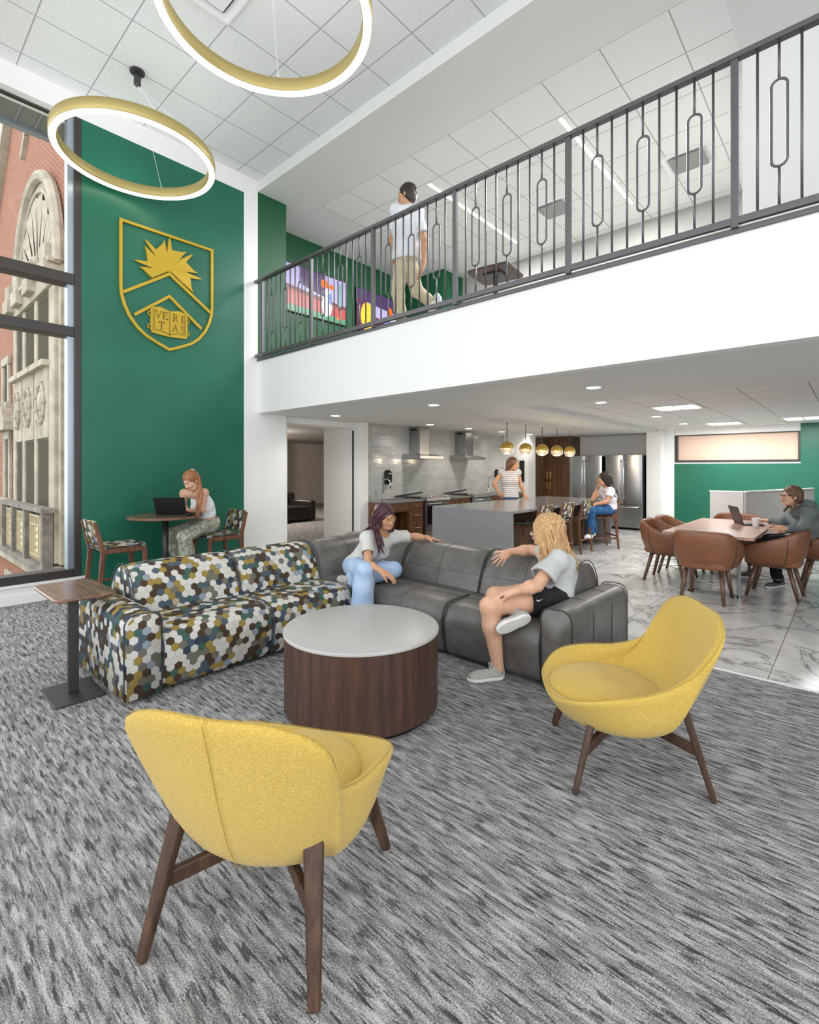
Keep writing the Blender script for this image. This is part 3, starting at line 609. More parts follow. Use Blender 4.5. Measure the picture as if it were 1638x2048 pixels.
t = thing('cafe_table', 'small brown square table on a post behind the balcony railing', 'table', (-3.36, 5.35, 3.14), math.radians(8))
MB().prism(rrect(.56, .56, .07), 'z', .785, .81).build('table_top', 'walnut_drum', t, bevel=.004)
MB().box(-.12, .12, -.12, .12, .765, .785).build('bracket', 'dmetal', t)
MB().tube([(0, 0, .01), (0, 0, .77)], .03, 12).build('pole', 'dmetal', t); MB().prism(rrect(.45, .45, .05), 'z', 0, .015).build('base', 'dmetal', t)
for x in (-4.74, -2.665):
    t = thing('linear_light', 'slim recessed linear light over the balcony, ' + ('beside the walking person' if x < -4 else 'nearer the right wall'), 'ceiling light', (x, 7.0, 5.75), 0, 'linear lights over the balcony')
    MB().box(-.028, .028, -1.31, 1.31, .0, .013).build('trim', 'white_plastic', t); MB().box(-.022, .022, -1.3, 1.3, -.006, .0).build('lens', 'led', t)
for x, y, lab in ((-3.67, 7.64, 'square ceiling vent above the balcony, the farther one'), (-1.71, 7.68, 'square ceiling vent above the balcony, nearer the right wall')):
    t = thing('ceiling_vent', lab, 'vent', (x, y, 5.735), 0, 'square vents over the balcony')
    b = MB(); b.rings([rr for rr in [[(c[0], c[1], z) for c in rrect(s_, s_, .01)] for s_, z in ((.60, .028), (.60, .0), (.56, .0), (.44, .028))]], (False, False)); b.build('frame', 'white_plastic', t)
    MB().prism(rrect(.42, .42, .01), 'z', -.004, .008).build('face_plate', 'vent_grey', t)
t = thing('ceiling_vent', 'large square ceiling vent inside the nearest ring pendant', 'vent', (-4.32, 2.13, 5.9), 0)
b = MB(); b.rings([[(c[0], c[1], z) for c in rrect(s_, s_, .01)] for s_, z in ((.64, .026), (.64, .0), (.60, .0), (.48, .026))], (False, False)); b.build('frame', 'white_plastic', t)
MB().prism(rrect(.46, .46, .01), 'z', .010, .014).build('gap', 'dmetal', t); MB().prism(rrect(.42, .42, .01), 'z', -.006, .006).build('face_plate', 'white_plastic', t)
# ------------------------------------------------------------------ sofas
SEATP = [(.03, .03), (.0, .16), (-.012, .28), (.0, .35), (.03, .395), (.08, .42), (.16, .43), (.35, .43), (.56, .425), (.56, .03)]
BACKP = [(.47, .38), (.505, .50), (.545, .60), (.59, .68), (.645, .73), (.71, .757), (.79, .762), (.86, .745), (.93, .70), (.985, .63), (1.02, .54), (1.04, .40), (1.04, .03), (.55, .03)]
def smoothprof(P, n=3):
    out = []; m = len(P)
    for i in range(m - 1):
        p0 = P[max(i - 1, 0)]; p1 = P[i]; p2 = P[i + 1]; p3 = P[min(i + 2, m - 1)]
        if i >= m - 3: out.append(p1); continue
        for k in range(n):
            t = k / n; f = lambda a, b, c, d: .5 * ((2 * b) + (-a + c) * t + (2 * a - 5 * b + 4 * c - d) * t * t + (-a + 3 * b - 3 * c + d) * t ** 3)
            out.append((f(p0[0], p1[0], p2[0], p3[0]), f(p0[1], p1[1], p2[1], p3[1])))
    out.append(P[-1]); return out
def extrude(prof, x0, x1, mat, name, parent, xf=None, crown=0.0):
    P = smoothprof(prof); n_ = len(P); cy = sum(p[0] for p in P) / n_; cz = sum(p[1] for p in P) / n_
    arc = [0]
    for a, b_ in zip(P, P[1:] + P[:1]): arc.append(arc[-1] + math.dist(a, b_))
    xs = [x0, x0 + .004, x0 + .014, x0 + .035] + [x0 + (x1 - x0) * k / 8 for k in range(1, 8)] + [x1 - .035, x1 - .014, x1 - .004, x1]
    xs = sorted(xs); rings = []
    for x in xs:
        e = min(x - x0, x1 - x); ins = .016 * (1 - min(1, e / .035)) ** 2; cr = crown * (1 - min(1, e / .25)) ** 2
        ring_ = []
        for (y, z) in P:
            dy, dz = y - cy, z - cz; L_ = math.hypot(dy, dz); f = 1 - (ins + (cr if z > cz else 0)) / L_
            ring_.append((x, cy + dy * f, max(.03, cz + dz * f)))
        rings.append(ring_)
    b = MB(); b.rings(rings, (True, True), True, uvs=lambda i, k: (xs[i] + 3.1 * cy, arc[k]))
    if xf: b.xf(0, xf)
    return b.build(name, mat, parent, smooth=True)
def piping(prof, x, mat, parent, xf=None, name='piping', upto=None):
    P = smoothprof(prof)[:upto] if upto else smoothprof(prof)[:-2]
    b = MB(); b.tube([(x, y, z) for y, z in P], .004, 6)
    if xf: b.xf(0, xf)
    return b.build(name, mat, parent, smooth=True)
def armblock(x0, x1, y0, y1, h, mat, pipe, parent):
    w_ = x1 - x0; r = .07
    poly = [(x0, .03), (x1, .03)] + [(x1 - r + r * math.cos(a), h - r + r * math.sin(a)) for a in [PI / 2 * k / 6 for k in range(7)]] + [(x0 + r + r * math.cos(a), h - r + r * math.sin(a)) for a in [PI / 2 + PI / 2 * k / 6 for k in range(7)]]
    arc = [0]
    for a, b_ in zip(poly, poly[1:] + poly[:1]): arc.append(arc[-1] + math.dist(a, b_))
    ys = [y0, y0 + .01, y0 + .03] + [y0 + (y1 - y0) * k / 6 for k in range(1, 6)] + [y1 - .03, y1 - .01, y1]; cx = (x0 + x1) / 2; cz = h / 2
    rings = []
    for y in ys:
        e = min(y - y0, y1 - y); ins = .012 * (1 - min(1, e / .03)) ** 2; zz = -.02 * max(0, (y - y0) / (y1 - y0) - .5)
        rings.append([(cx + (px - cx) * (1 - ins / (w_ / 2)), y, max(.03, z + (-ins if z > .1 else 0) + (zz if z > .3 else 0))) for px, z in poly])
    b = MB(); b.rings(rings, uvs=lambda i, k: (ys[i], arc[k])); b.build('armrest', mat, parent, smooth=True)
    for y in (y0 + .012, y1 - .012):
        b = MB(); b.tube([(cx + (px - cx) * 1.0, y, z) for px, z in [poly[0]][:0] + [(x1, .05)] + poly[2:] + [(x0, .05)]], .004, 6); b.build('piping', pipe, parent, smooth=True)
# patterned sofa : faces +X ; local x -> world Y , local y -> world -X
ps = thing('sofa', 'sofa covered in multicoloured hexagon fabric, at the left by the side table', 'sofa', (-3.41, 1.34, 0), PI / 2)
for k, (a, b2) in enumerate(((0, .84), (.84, 1.68))):
    extrude(SEATP, a + .004, b2 - .004, 'hex', 'seat', ps, crown=.012); extrude(BACKP, a + .004, b2 - .004, 'hex', 'backrest', ps, crown=.01)
    for x in (a + .006, b2 - .006): piping(SEATP, x, 'hex_pipe', ps, upto=22); piping(BACKP, x, 'hex_pipe', ps)
armblock(-.235, -.004, -.02, 1.04, .565, 'hex', 'hex_pipe', ps)
for x in (-.15, 1.5):
    for y in (.1, .95): MB().tube([(x, y, 0), (x, y, .035)], .02, 10).build('foot', 'black', ps)
gs = thing('sofa', 'grey leather corner sofa with two seated people', 'sofa', (-3.36, 3.10, 0), 0)
for a, b2 in ((0, .93), (.93, 1.77)):
    extrude(SEATP, a + .004, b2 - .004, 'grey_leather', 'seat', gs, crown=.014); extrude(BACKP, a + .004, b2 - .004, 'grey_leather', 'backrest', gs, crown=.012)
    for x in (a + .006, b2 - .006): piping(SEATP, x, 'piping', gs, upto=22); piping(BACKP, x, 'piping', gs)
    m = (a + b2) / 2
    b = MB(); b.tube([(m, y, z + .001) for y, z in smoothprof(BACKP)[:-2]], .0022, 5); b.tube([(x_, .53, .563) for x_ in (a + .02, m, b2 - .02)], .0022, 5); b.build('stitching', 'piping', gs)
    b = MB(); b.tube([(m, y, z + .001) for y, z in smoothprof(SEATP)[3:22]], .0022, 5); b.tube([(x_, .27, .4305) for x_ in (a + .02, m, b2 - .02)], .0022, 5); b.build('stitching', 'piping', gs)
# corner unit
extrude([(-.06, .03), (-.07, .16), (-.07, .28), (-.065, .35), (-.05, .395), (.0, .42), (.10, .43), (.35, .43), (.56, .425), (.56, .03)], -.90, -.004, 'grey_leather', 'seat', gs)
extrude(BACKP, -1.08, -.004, 'grey_leather', 'backrest', gs, crown=.012)
Mx = Matrix.Translation((-.05, -.10, 0)) @ Matrix.Rotation(PI / 2, 4, 'Z')
extrude(BACKP, .035, 1.10, 'grey_leather', 'backrest', gs, xf=Mx, crown=.012)
for x in (.04,): piping(BACKP, x, 'piping', gs, xf=Mx)
b = MB(); b.tube([(.45, y, z + .001) for y, z in smoothprof(BACKP)[:-2]], .0022, 5); b.tube([(x_, .53, .563) for x_ in (.05, .5, .95)], .0022, 5); b.xf(0, Mx); b.build('stitching', 'piping', gs)
piping(BACKP, -.01, 'piping', gs)
armblock(1.775, 1.995, -.02, 1.05, .56, 'grey_leather', 'piping', gs)
b = MB()
for y in (.35, .70): b.tube([(1.997, y, .05), (1.997, y, .47), (1.975, y, .535), (1.93, y, .562), (1.84, y, .562)], .0022, 5)
b.build('stitching', 'piping', gs)
for x in (-.95, .5, 1.9):
    for y in (.1, .95): MB().tube([(x, y, 0), (x, y, .035)], .02, 10).build('foot', 'black', gs)
# ------------------------------------------------------------------ drum table, side table
def drum(loc, label, group=None):
    t = thing('drum_table', label, 'coffee table', loc, 0, group)
    MB().lathe([(.455, .0), (.455, .03)], 96).build('plinth', 'black', t, smooth=False)
    b = MB(); b.lathe([(.482, .03), (.482, .478)], 96); b.build('body', 'walnut_drum', t, smooth=True).data
    b = MB(); b.lathe([(.478, .478), (.489, .480), (.490, .486), (.490, .492), (.486, .498), (.478, .50)], 96); b.build('table_top', 'tabletop_white', t, smooth=True)
    return t
dt = drum((-2.335, 2.14, 0), 'round dark walnut drum coffee table with pale grey top on the carpet')
for o in dt.children:
    md = o.modifiers.new('es', 'EDGE_SPLIT'); md.split_angle = math.radians(40)
st = thing('side_table', 'small cantilever side table with walnut top over the sofa arm', 'side table', (-3.875, .95, 0))
MB().prism(rrect(.40, .285, .02), 'z', 0, .012).build('base', 'dmetal', st, bevel=.003)
MB().box(-.018, .018, -.03, .03, .012, .635).build('pole', 'dmetal', st, bevel=.003)
b = MB(); b.prism(rrect(.63, .36, .07, 8, -.17, .05), 'z', .638, .66); b.build('table_top', 'walnut_x', st, bevel=.008)
MB().box(-.3, .06, -.02, .1, .63, .638).build('bracket', 'dmetal', st)
# ------------------------------------------------------------------ yellow lounge chair
def cr_closed(P, n):
    out = []; m = len(P)
    for i in range(m):
        p0, p1, p2, p3 = (Vector(P[(i + j) % m]) for j in (-1, 0, 1, 2))
        for k in range(n):
            t = k / n; out.append(.5 * ((2 * p1) + (p2 - p0) * t + (2 * p0 - 5 * p1 + 4 * p2 - p3) * t * t + (3 * p1 - p0 - 3 * p2 + p3) * t ** 3))
    return out
HALF = [(0, .405, .80), (.19, .392, .80), (.325, .345, .745), (.345, .275, .635), (.318, .20, .535), (.345, .05, .478), (.372, -.13, .458), (.345, -.28, .43), (.20, -.385, .385), (0, -.405, .372)]
RIM = HALF + [(-x, y, z) for x, y, z in HALF[-2:0:-1]]
def lounge(loc, rotz, label):
    t = thing('lounge_chair', label, 'armchair', loc, rotz, 'yellow lounge chairs')
    rim = cr_closed(RIM, 4); n_ = len(rim)
    bot = [Vector((.235 * math.sin(2 * PI * k / n_), .20 * math.cos(2 * PI * k / n_) - .01, .255)) for k in range(n_)]
    # match by arc fraction: rim index k corresponds to angle k
    cen = Vector((0, -.01, .43))
    def outn(p): v = Vector((p.x, p.y + .01, 0)); return v.normalized()
    rings = [[b_ * .35 + Vector((0, 0, .165)) * 1.0 - Vector((0, 0, .002)) for b_ in bot]]
    rings.append(bot)
    for s_, bl in ((.12, .045), (.3, .06), (.55, .045), (.8, .018)):
        rings.append([b_.lerp(r, s_) + outn(r) * bl * (1.0 if r.z < .62 else .6) - Vector((0, 0, .03 * (1 - s_))) for b_, r in zip(bot, rim)])
    rings.append([r + Vector((0, 0, 0)) for r in rim])
    rings.append([r - outn(r) * .018 + Vector((0, 0, .012)) for r in rim])
    rings.append([r - outn(r) * .045 + Vector((0, 0, .004)) for r in rim])
    inner = [Vector((.275 * math.sin(2 * PI * k / n_), .245 * math.cos(2 * PI * k / n_) - .04, .375)) for k in range(n_)]
    for s_ in (.25, .55, .85): rings.append([(r - outn(r) * .07 - Vector((0, 0, .01))).lerp(i_, s_) + outn(r) * (.02 * math.sin(PI * s_)) for r, i_ in zip(rim, inner)])
    rings.append(inner)
    b = MB(); b.rings([[tuple(p) for p in r] for r in rings], (True, True)); b.build('shell', 'yellow', t, smooth=True, sub=1)
    # seat cushion
    pr = []
    for f_, z in ((.93, .325), (1.02, .35), (1.04, .37), (.99, .392), (.83, .408), (.5, .418), (.15, .42)):
        pr.append([(.272 * f_ * math.sin(2 * PI * k / n_), (.255 if math.cos(2 * PI * k / n_) > 0 else .30) * f_ * math.cos(2 * PI * k / n_) - .06, z - .02 * math.cos(2 * PI * k / n_) * (1 - f_ * .5)) for k in range(n_)])
    b = MB(); b.rings(pr); b.build('seat_cushion', 'yellow', t, smooth=True, sub=1)
    # seams
    kk = 0; line = [rings[i][0] + Vector((0, .003, 0)) for i in range(1, 8)]
    b = MB(); b.tube(line, .0012, 5); b.tube([r - outn(r) * .016 + Vector((0, 0, .0115)) for r in rim], .0012, 5, closed=True); b.build('seam', 'yellow_seam', t)
    for sx in (-1, 1):
        for sy, fx, fy, tx, ty in ((1, .285, .31, .232, .20), (-1, .31, -.30, .24, -.20)):
            g = MB(); p = Vector((sx * fx, fy, 0)); q = Vector((sx * tx, ty, .40 if sy > 0 else .35)); g.bar(q, p, .062, .034, (sx * .3, 1, 0), .036, .026); g.build('leg', 'walnut_z', t, bevel=.009, seg=3)
            m = p.lerp(q, .52); g = MB(); g.bar(m, (0, 0, .245), .026, .048, (0, 0, 1), .026, .048); g.build('stretcher', 'walnut_z', t, bevel=.006)
    return t
def face_rot(fx, fy): return math.atan2(fy, fx) + PI / 2      # local -Y looks along (fx, fy)
L1 = lounge((-1.505, .978, 0), face_rot(-.47, .883), 'yellow lounge chair seen from behind, nearest the viewer')
L2 = dup(L1, (-.885, 2.625, 0), face_rot(-.826, -.564), 'yellow lounge chair facing left, beside the grey sofa arm')
0 and dup(L1, (-5.15, 5.35, 3.14), face_rot(.7, .7), 'yellow lounge chair up on the balcony, seen through the railing')
0 and drum((-4.15, 5.9, 3.14), 'brown drum table up on the balcony behind the walking person')
# ------------------------------------------------------------------ bar stools
def stool(loc, rotz, label, group):
    t = thing('bar_stool', label, 'bar stool', loc, rotz, group)
    W, D_, H_, T_ = .225, .22, .60, .93
    for sx in (-1, 1):
        g = MB(); g.bar((sx * (W - .012), -D_ + .02, H_ + .01), (sx * (W + .012), -D_ - .03, 0), .034, .05, (0, 1, 0), .026, .034); g.build('leg', 'stool_wood', t, bevel=.006)
        g = MB(); g.bar((sx * (W - .005), D_ - .01, H_ + .0), (sx * (W + .012), D_ + .05, 0), .034, .055, (0, 1, 0), .026, .034)
        g.bar((sx * (W - .005), D_ - .01, H_ - .03), (sx * (W - .005), D_ + .075, T_ - .02), .034, .055, (0, 1, 0), .03, .034); g.build('leg', 'stool_wood', t, bevel=.006)
        g = MB(); g.bar((sx * (W - .008), -D_ + .0, H_ - .012), (sx * (W - .008), D_ + .01, H_ - .012), .034, .05); g.build('side_rail', 'stool_wood', t, bevel=.006)
        g = MB(); g.bar((sx * (W + .005), -D_ - .012, .20), (sx * (W + .005), D_ + .035, .20), .02, .028); g.build('stretcher', 'stool_wood', t, bevel=.004)
    for y, z in ((-D_ - .015, .16), (D_ + .03, .24)):
        g = MB(); g.bar((-W, y, z), (W, y, z), .02, .028); g.build('stretcher', 'stool_wood', t, bevel=.004)
    g = MB(); g.prism(rrect(.43, .46, .04), 'z', H_ - .005, H_ + .045); g.build('seat', 'hex', t, bevel=.016, seg=3, smooth=True)
    prof = [(D_ - .02, H_ + .07), (D_ + .055, T_), (D_ + .09, T_), (D_ + .02, H_ + .07)]
    g = MB(); g.prism(prof, 'x', -W + .018, W - .018); g.build('backrest', 'hex', t, bevel=.012, seg=3)
    return t
S1 = stool((-6.25, 1.97, 0), PI, 'patterned bar stool standing empty by the window', 'patterned bar stools')
dup(S1, (-6.30, 3.18, 0), 0, 'patterned bar stool under the person with the laptop at the green wall', 'patterned bar stools')
for y, lab in ((7.0, 'patterned bar stool at the island, nearest the sofa'), (7.78, 'patterned bar stool second along the kitchen island'), (8.58, 'patterned bar stool beside the seated person at the island')):
    dup(S1, (-3.79, y, 0), face_rot(-1, 0), lab, 'patterned bar stools')
dup(S1, (-3.60, 9.35, 0), face_rot(-.70, -.71), 'patterned bar stool under the person in white at the island', 'patterned bar stools')
bt = thing('bar_table', 'tall round walnut table against the green wall', 'table', (-6.32, 2.52, 0))
MB().lathe([(.415, .885), (.425, .892), (.425, .912), (.415, .918)], 64).build('table_top', 'walnut_x', bt)
MB().tube([(0, 0, .02), (0, 0, .885)], .036, 20).build('pole', 'dmetal', bt, smooth=True); MB().lathe([(.30, 0), (.30, .012), (.05, .022)], 40).build('base', 'dmetal', bt)
# ------------------------------------------------------------------ laptops and cup
def laptop(loc, rotz, label, open_=112):
    t = thing('laptop', label, 'laptop', loc, rotz, 'black laptops')
    MB().prism(rrect(.35, .24, .015), 'z', 0, .018).build('base', 'black', t, bevel=.003)
    MB().box(-.155, .155, -.075, .055, .018, .0195).build('keyboard', 'dmetal', t)
    a = math.radians(open_); M_ = Matrix.Translation((0, .118, .014)) @ Matrix.Rotation(-(a - PI / 2) , 4, 'X')
    g = MB(); g.prism(rrect(.35, .235, .012, 5, 0, .12), 'y', -.005, .005); g.xf(0, M_); g.build('lid', 'black', t, bevel=.002)
    g = MB(); g.box(-.16, .16, -.0065, -.005, .02, .225); g.xf(0, M_); g.build('display', 'blackglass', t); return t
laptop((-6.16, 2.57, .919), face_rot(-.75, .66), 'black open laptop on the tall round table')
# ------------------------------------------------------------------ dining table and chairs
TB = thing('dining_table', 'rectangular pinkish wood table on steel legs, marble floor', 'table', (-1.255, 7.44, 0))
MB().box(-.455, .455, -1.05, 1.05, .715, .75).build('table_top', 'table_wood', TB, bevel=.003)
for y in (-.66, .66):
    g = MB()
    for x in (-.26, .26): g.box(x - .02, x + .02, y - .02, y + .02, 0, .715)
    g.box(-.26, .26, y - .02, y + .02, 0, .03).box(-.26, .26, y - .02, y + .02, .69, .715); g.build('leg_frame', 'steel', TB, bevel=.002)
g = MB().box(-.02, .02, -.66, .66, .67, .70).build('stretcher', 'dmetal', TB)
def tub(loc, rotz, label, group='tan leather tub chairs'):
    t = thing('dining_chair', label, 'chair', loc, rotz, group)
    half = [(0, .305, .80), (.15, .295, .80), (.255, .235, .785), (.305, .12, .725), (.325, -.02, .67), (.325, -.16, .635), (.305, -.255, .60)]
    ctr = half[::-1] + [(-x, y, z) for x, y, z in half[1:]]
    rings = []; m = len(ctr); dense = []
    for i in range(m - 1):
        p0, p1, p2, p3 = (Vector(ctr[min(max(i + j, 0), m - 1)]) for j in (-1, 0, 1, 2))
        for k in range(4):
            s_ = k / 4; dense.append(.5 * ((2 * p1) + (p2 - p0) * s_ + (2 * p0 - 5 * p1 + 4 * p2 - p3) * s_ * s_ + (3 * p1 - p0 - 3 * p2 + p3) * s_ ** 3))
    dense.append(Vector(ctr[-1])); nd = len(dense)
    for i, p in enumerate(dense):
        o_ = Vector((p.x, p.y + .03, 0)).normalized(); e = min(i, nd - 1 - i); sh = 1 if e > 1 else (.55 if e == 0 else .85)
        th = .024 * sh; lo = Vector((p.x * .80, p.y * .74 - .01, .375)); md_ = Vector((p.x * .95, p.y * .93, .375 + (p.z - .375) * .42))
        top = p.z - (1 - sh) * .05
        pts_ = [lo + o_ * th, md_ + o_ * (th + .012), Vector((p.x, p.y, top - .03)) + o_ * th, Vector((p.x, p.y, top)) + o_ * th * .5, Vector((p.x, p.y, top)) - o_ * th * .5, Vector((p.x, p.y, top - .03)) - o_ * th, md_ - o_ * th, lo - o_ * th]
        rings.append([tuple(q) for q in pts_])
    b = MB(); b.rings(rings); b.build('shell', 'tan', t, smooth=True, sub=1)
    line = [Vector(rings[k][3]) * .5 + Vector(rings[k][4]) * .5 + Vector((0, 0, .003)) for k in range(1, nd - 1)]
    b = MB(); b.tube(line, .003, 5)
    for k in (nd // 4 + 1, nd - 2 - nd // 4): b.tube([Vector(rings[k][j]) * 1.004 for j in (0, 1, 2)], .0025, 5)
    b.build('seam', 'piping', t)
    b = MB(); b.prism(rrect(.50, .54, .14, 6, 0, -.01), 'z', .37, .475); b.build('seat', 'tan', t, bevel=.03, seg=4)
    for sx in (-1, 1):
        for sy in (-1, 1):
            g = MB(); g.tube([(sx * .17, sy * .15, .385), (sx * .212, sy * .245, 0)], [.026, .018], 10); g.build('leg', 'leg_bronze', t, smooth=True)
        g = MB(); g.bar((sx * .17, -.17, .365), (sx * .17, .17, .365), .03, .025); g.build('seat_rail', 'leg_bronze', t)
    g = MB(); g.tube([(-.19, -.195, .19), (.19, .195, .19)], .004, 6); g.tube([(.19, -.195, .19), (-.19, .195, .19)], .004, 6); g.build('cross_wire', 'steel', t)
    return t
A1 = tub((-1.265, 6.49, 0), face_rot(0, 1), 'tan tub chair with its back to the viewer at the near table end')
dup(A1, (-.70, 7.20, 0), face_rot(-1, .05), 'tan tub chair in side view at the near right of the table')
dup(A1, (-1.86, 7.25, 0), face_rot(1, 0), 'tan tub chair at the left side of the table, nearer one')
dup(A1, (-1.85, 7.87, 0), face_rot(1, 0), 'tan tub chair at the left side of the table, farther one')
dup(A1, (-1.33, 8.76, 0), face_rot(0, -1), 'tan tub chair at the far end of the table')
dup(A1, (-.26, 8.10, 0), face_rot(-1, -.12), 'tan tub chair under the person in the green hoodie')
laptop((-1.05, 7.92, .751), face_rot(.9, .45), 'black open laptop on the dining table', 108)
cp = thing('cup', 'white paper cup beside the laptop on the dining table', 'cup', (-.93, 7.55, .751))
MB().lathe([(.030, 0), (.032, .002), (.044, .115), (.0455, .12), (.043, .12), (.030, .01)], 24).build('cup_body', 'white_plastic', cp, smooth=True)
MB().lathe([(.0325, .012), (.0355, .04)], 24, caps=(False, False)).build('sleeve', 'panel_grey', cp)
# ------------------------------------------------------------------ kitchen
isl = thing('kitchen_island', 'long grey quartz kitchen island with waterfall end', 'kitchen island', (-4.3, 8.05, 0))
IX0, IX1, IY0, IY1, IZ = -5.03, -3.58, 6.13, 9.95, .89
MB().box(IX0, IX1, IY0, IY1, IZ - .04, IZ).build('countertop', 'quartz', isl, world=True, bevel=.003)
MB().box(IX0, IX1, IY0, IY0 + .04, 0, IZ - .04).build('end_panel', 'quartz', isl, world=True); MB().box(IX0, IX1, IY1 - .04, IY1, 0, IZ - .04).build('end_panel', 'quartz', isl, world=True)
MB().box(IX0 + .03, IX1 - .42, IY0 + .04, IY1 - .04, .09, IZ - .04).build('cabinet_body', 'cab_dark', isl, world=True); MB().box(IX0 + .09, IX1 - .45, IY0 + .04, IY1 - .04, 0, .09).build('plinth', 'black', isl, world=True)
CX = -6.30; CZ = .89
for y0, y1, lab in ((6.42, 7.45, 'left stretch'), (8.21, 9.05, 'middle stretch'), (9.81, 11.39, 'right stretch')):
    t = thing('countertop', 'grey quartz worktop on the tiled wall, ' + lab, 'worktop', (-6.6, (y0 + y1) / 2, CZ - .04), 0, 'kitchen worktops')
    MB().box(-6.9, CX, y0, y1, CZ - .04, CZ).build('slab', 'quartz', t, world=True, bevel=.003)
    if y0 != 8.21:
        ys = 6.60 if y0 < 7 else 10.35
        MB().box(-6.76, -6.42, ys, ys + .5, CZ, CZ + .003).build('sink_rim', 'steel', t, world=True); MB().box(-6.74, -6.44, ys + .02, ys + .48, CZ + .003, CZ + .004).build('sink_bowl', 'dmetal', t, world=True)
def cabinet(y0, y1, label, fronts):
    t = thing('base_cabinet', label, 'cabinet', (-6.6, (y0 + y1) / 2, 0), 0, 'walnut base cabinets')
    return t
def front(t, y0, y1, z0, z1, hpos=None, knobs=(), nm='drawer'):
    d_ = MB().box(CX - .05, CX - .03, y0 + .003, y1 - .003, z0, z1).build(nm, 'cab', t, world=True, bevel=.002)
    if hpos:
        ya, yb, z = hpos; g = MB(); g.tube([(CX, ya, z), (CX, yb, z)], .006, 8); g.tube([(CX - .03, ya + .015, z), (CX, ya + .015, z)], .005, 6); g.tube([(CX - .03, yb - .015, z), (CX, yb - .015, z)], .005, 6)
        h = g.build('handle', 'steel', d_); h.location = -d_.parent.location
    for y, z in knobs:
        g = MB(); g.tube([(CX - .03, y, z), (CX - .005, y, z)], [.008, .014], 10); h = g.build('knob', 'brass', d_); h.location = -d_.parent.location
t = cabinet(6.42, 7.04, 'walnut sink cabinet with open knee space at the left end of the kitchen', 0)
MB().box(-6.88, CX - .05, 6.42, 6.60, .09, CZ - .04).build('body', 'cab', t, world=True); MB().box(-6.88, -6.86, 6.6, 7.04, 0, CZ - .04).build('rear_panel', 'cab_dark', t, world=True)
MB().box(-6.86, CX - .05, 6.60, 7.04, CZ - .22, CZ - .2).build('rail', 'cab', t, world=True)
front(t, 6.43, 6.60, .09, CZ - .045, (6.45, 6.57, .72), nm='door'); front(t, 6.60, 7.04, CZ - .20, CZ - .045, nm='apron')
t = cabinet(7.04, 7.45, 'walnut drawer cabinet left of the first oven', 0)
MB().box(-6.88, CX - .05, 7.045, 7.445, .09, CZ - .04).build('body', 'cab', t, world=True); MB().box(-6.88, CX - .12, 7.05, 7.44, 0, .09).build('plinth', 'black', t, world=True)
for z0, z1 in ((.70, .845), (.48, .695), (.10, .475)): front(t, 7.045, 7.445, z0, z1, (7.15, 7.34, (z0 + z1) / 2 + (.06 if z1 < .5 else 0)))
t = cabinet(8.21, 9.05, 'walnut cabinet between the two ovens', 0)
MB().box(-6.88, CX - .05, 8.215, 9.045, .09, CZ - .04).build('body', 'cab', t, world=True); MB().box(-6.88, CX - .12, 8.22, 9.04, 0, .09).build('plinth', 'black', t, world=True)
for y0 in (8.215, 8.63): front(t, y0, y0 + .415, .66, .845, None, ((y0 + .12, .75), (y0 + .29, .75))); front(t, y0, y0 + .415, .10, .655, None, ((y0 + (.36 if y0 < 8.5 else .05), .58),), 'door')
t = cabinet(9.81, 11.39, 'walnut cabinet right of the second oven', 0)
MB().box(-6.88, CX - .05, 9.815, 11.385, .09, CZ - .04).build('body', 'cab', t, world=True); MB().box(-6.88, CX - .12, 9.82, 11.38, 0, .09).build('plinth', 'black', t, world=True)
for k in range(4): y0 = 9.815 + .3925 * k; front(t, y0, y0 + .39, .66, .845, None, ((y0 + .1, .75), (y0 + .29, .75))); front(t, y0, y0 + .39, .10, .655, None, ((y0 + .33, .58),), 'door')
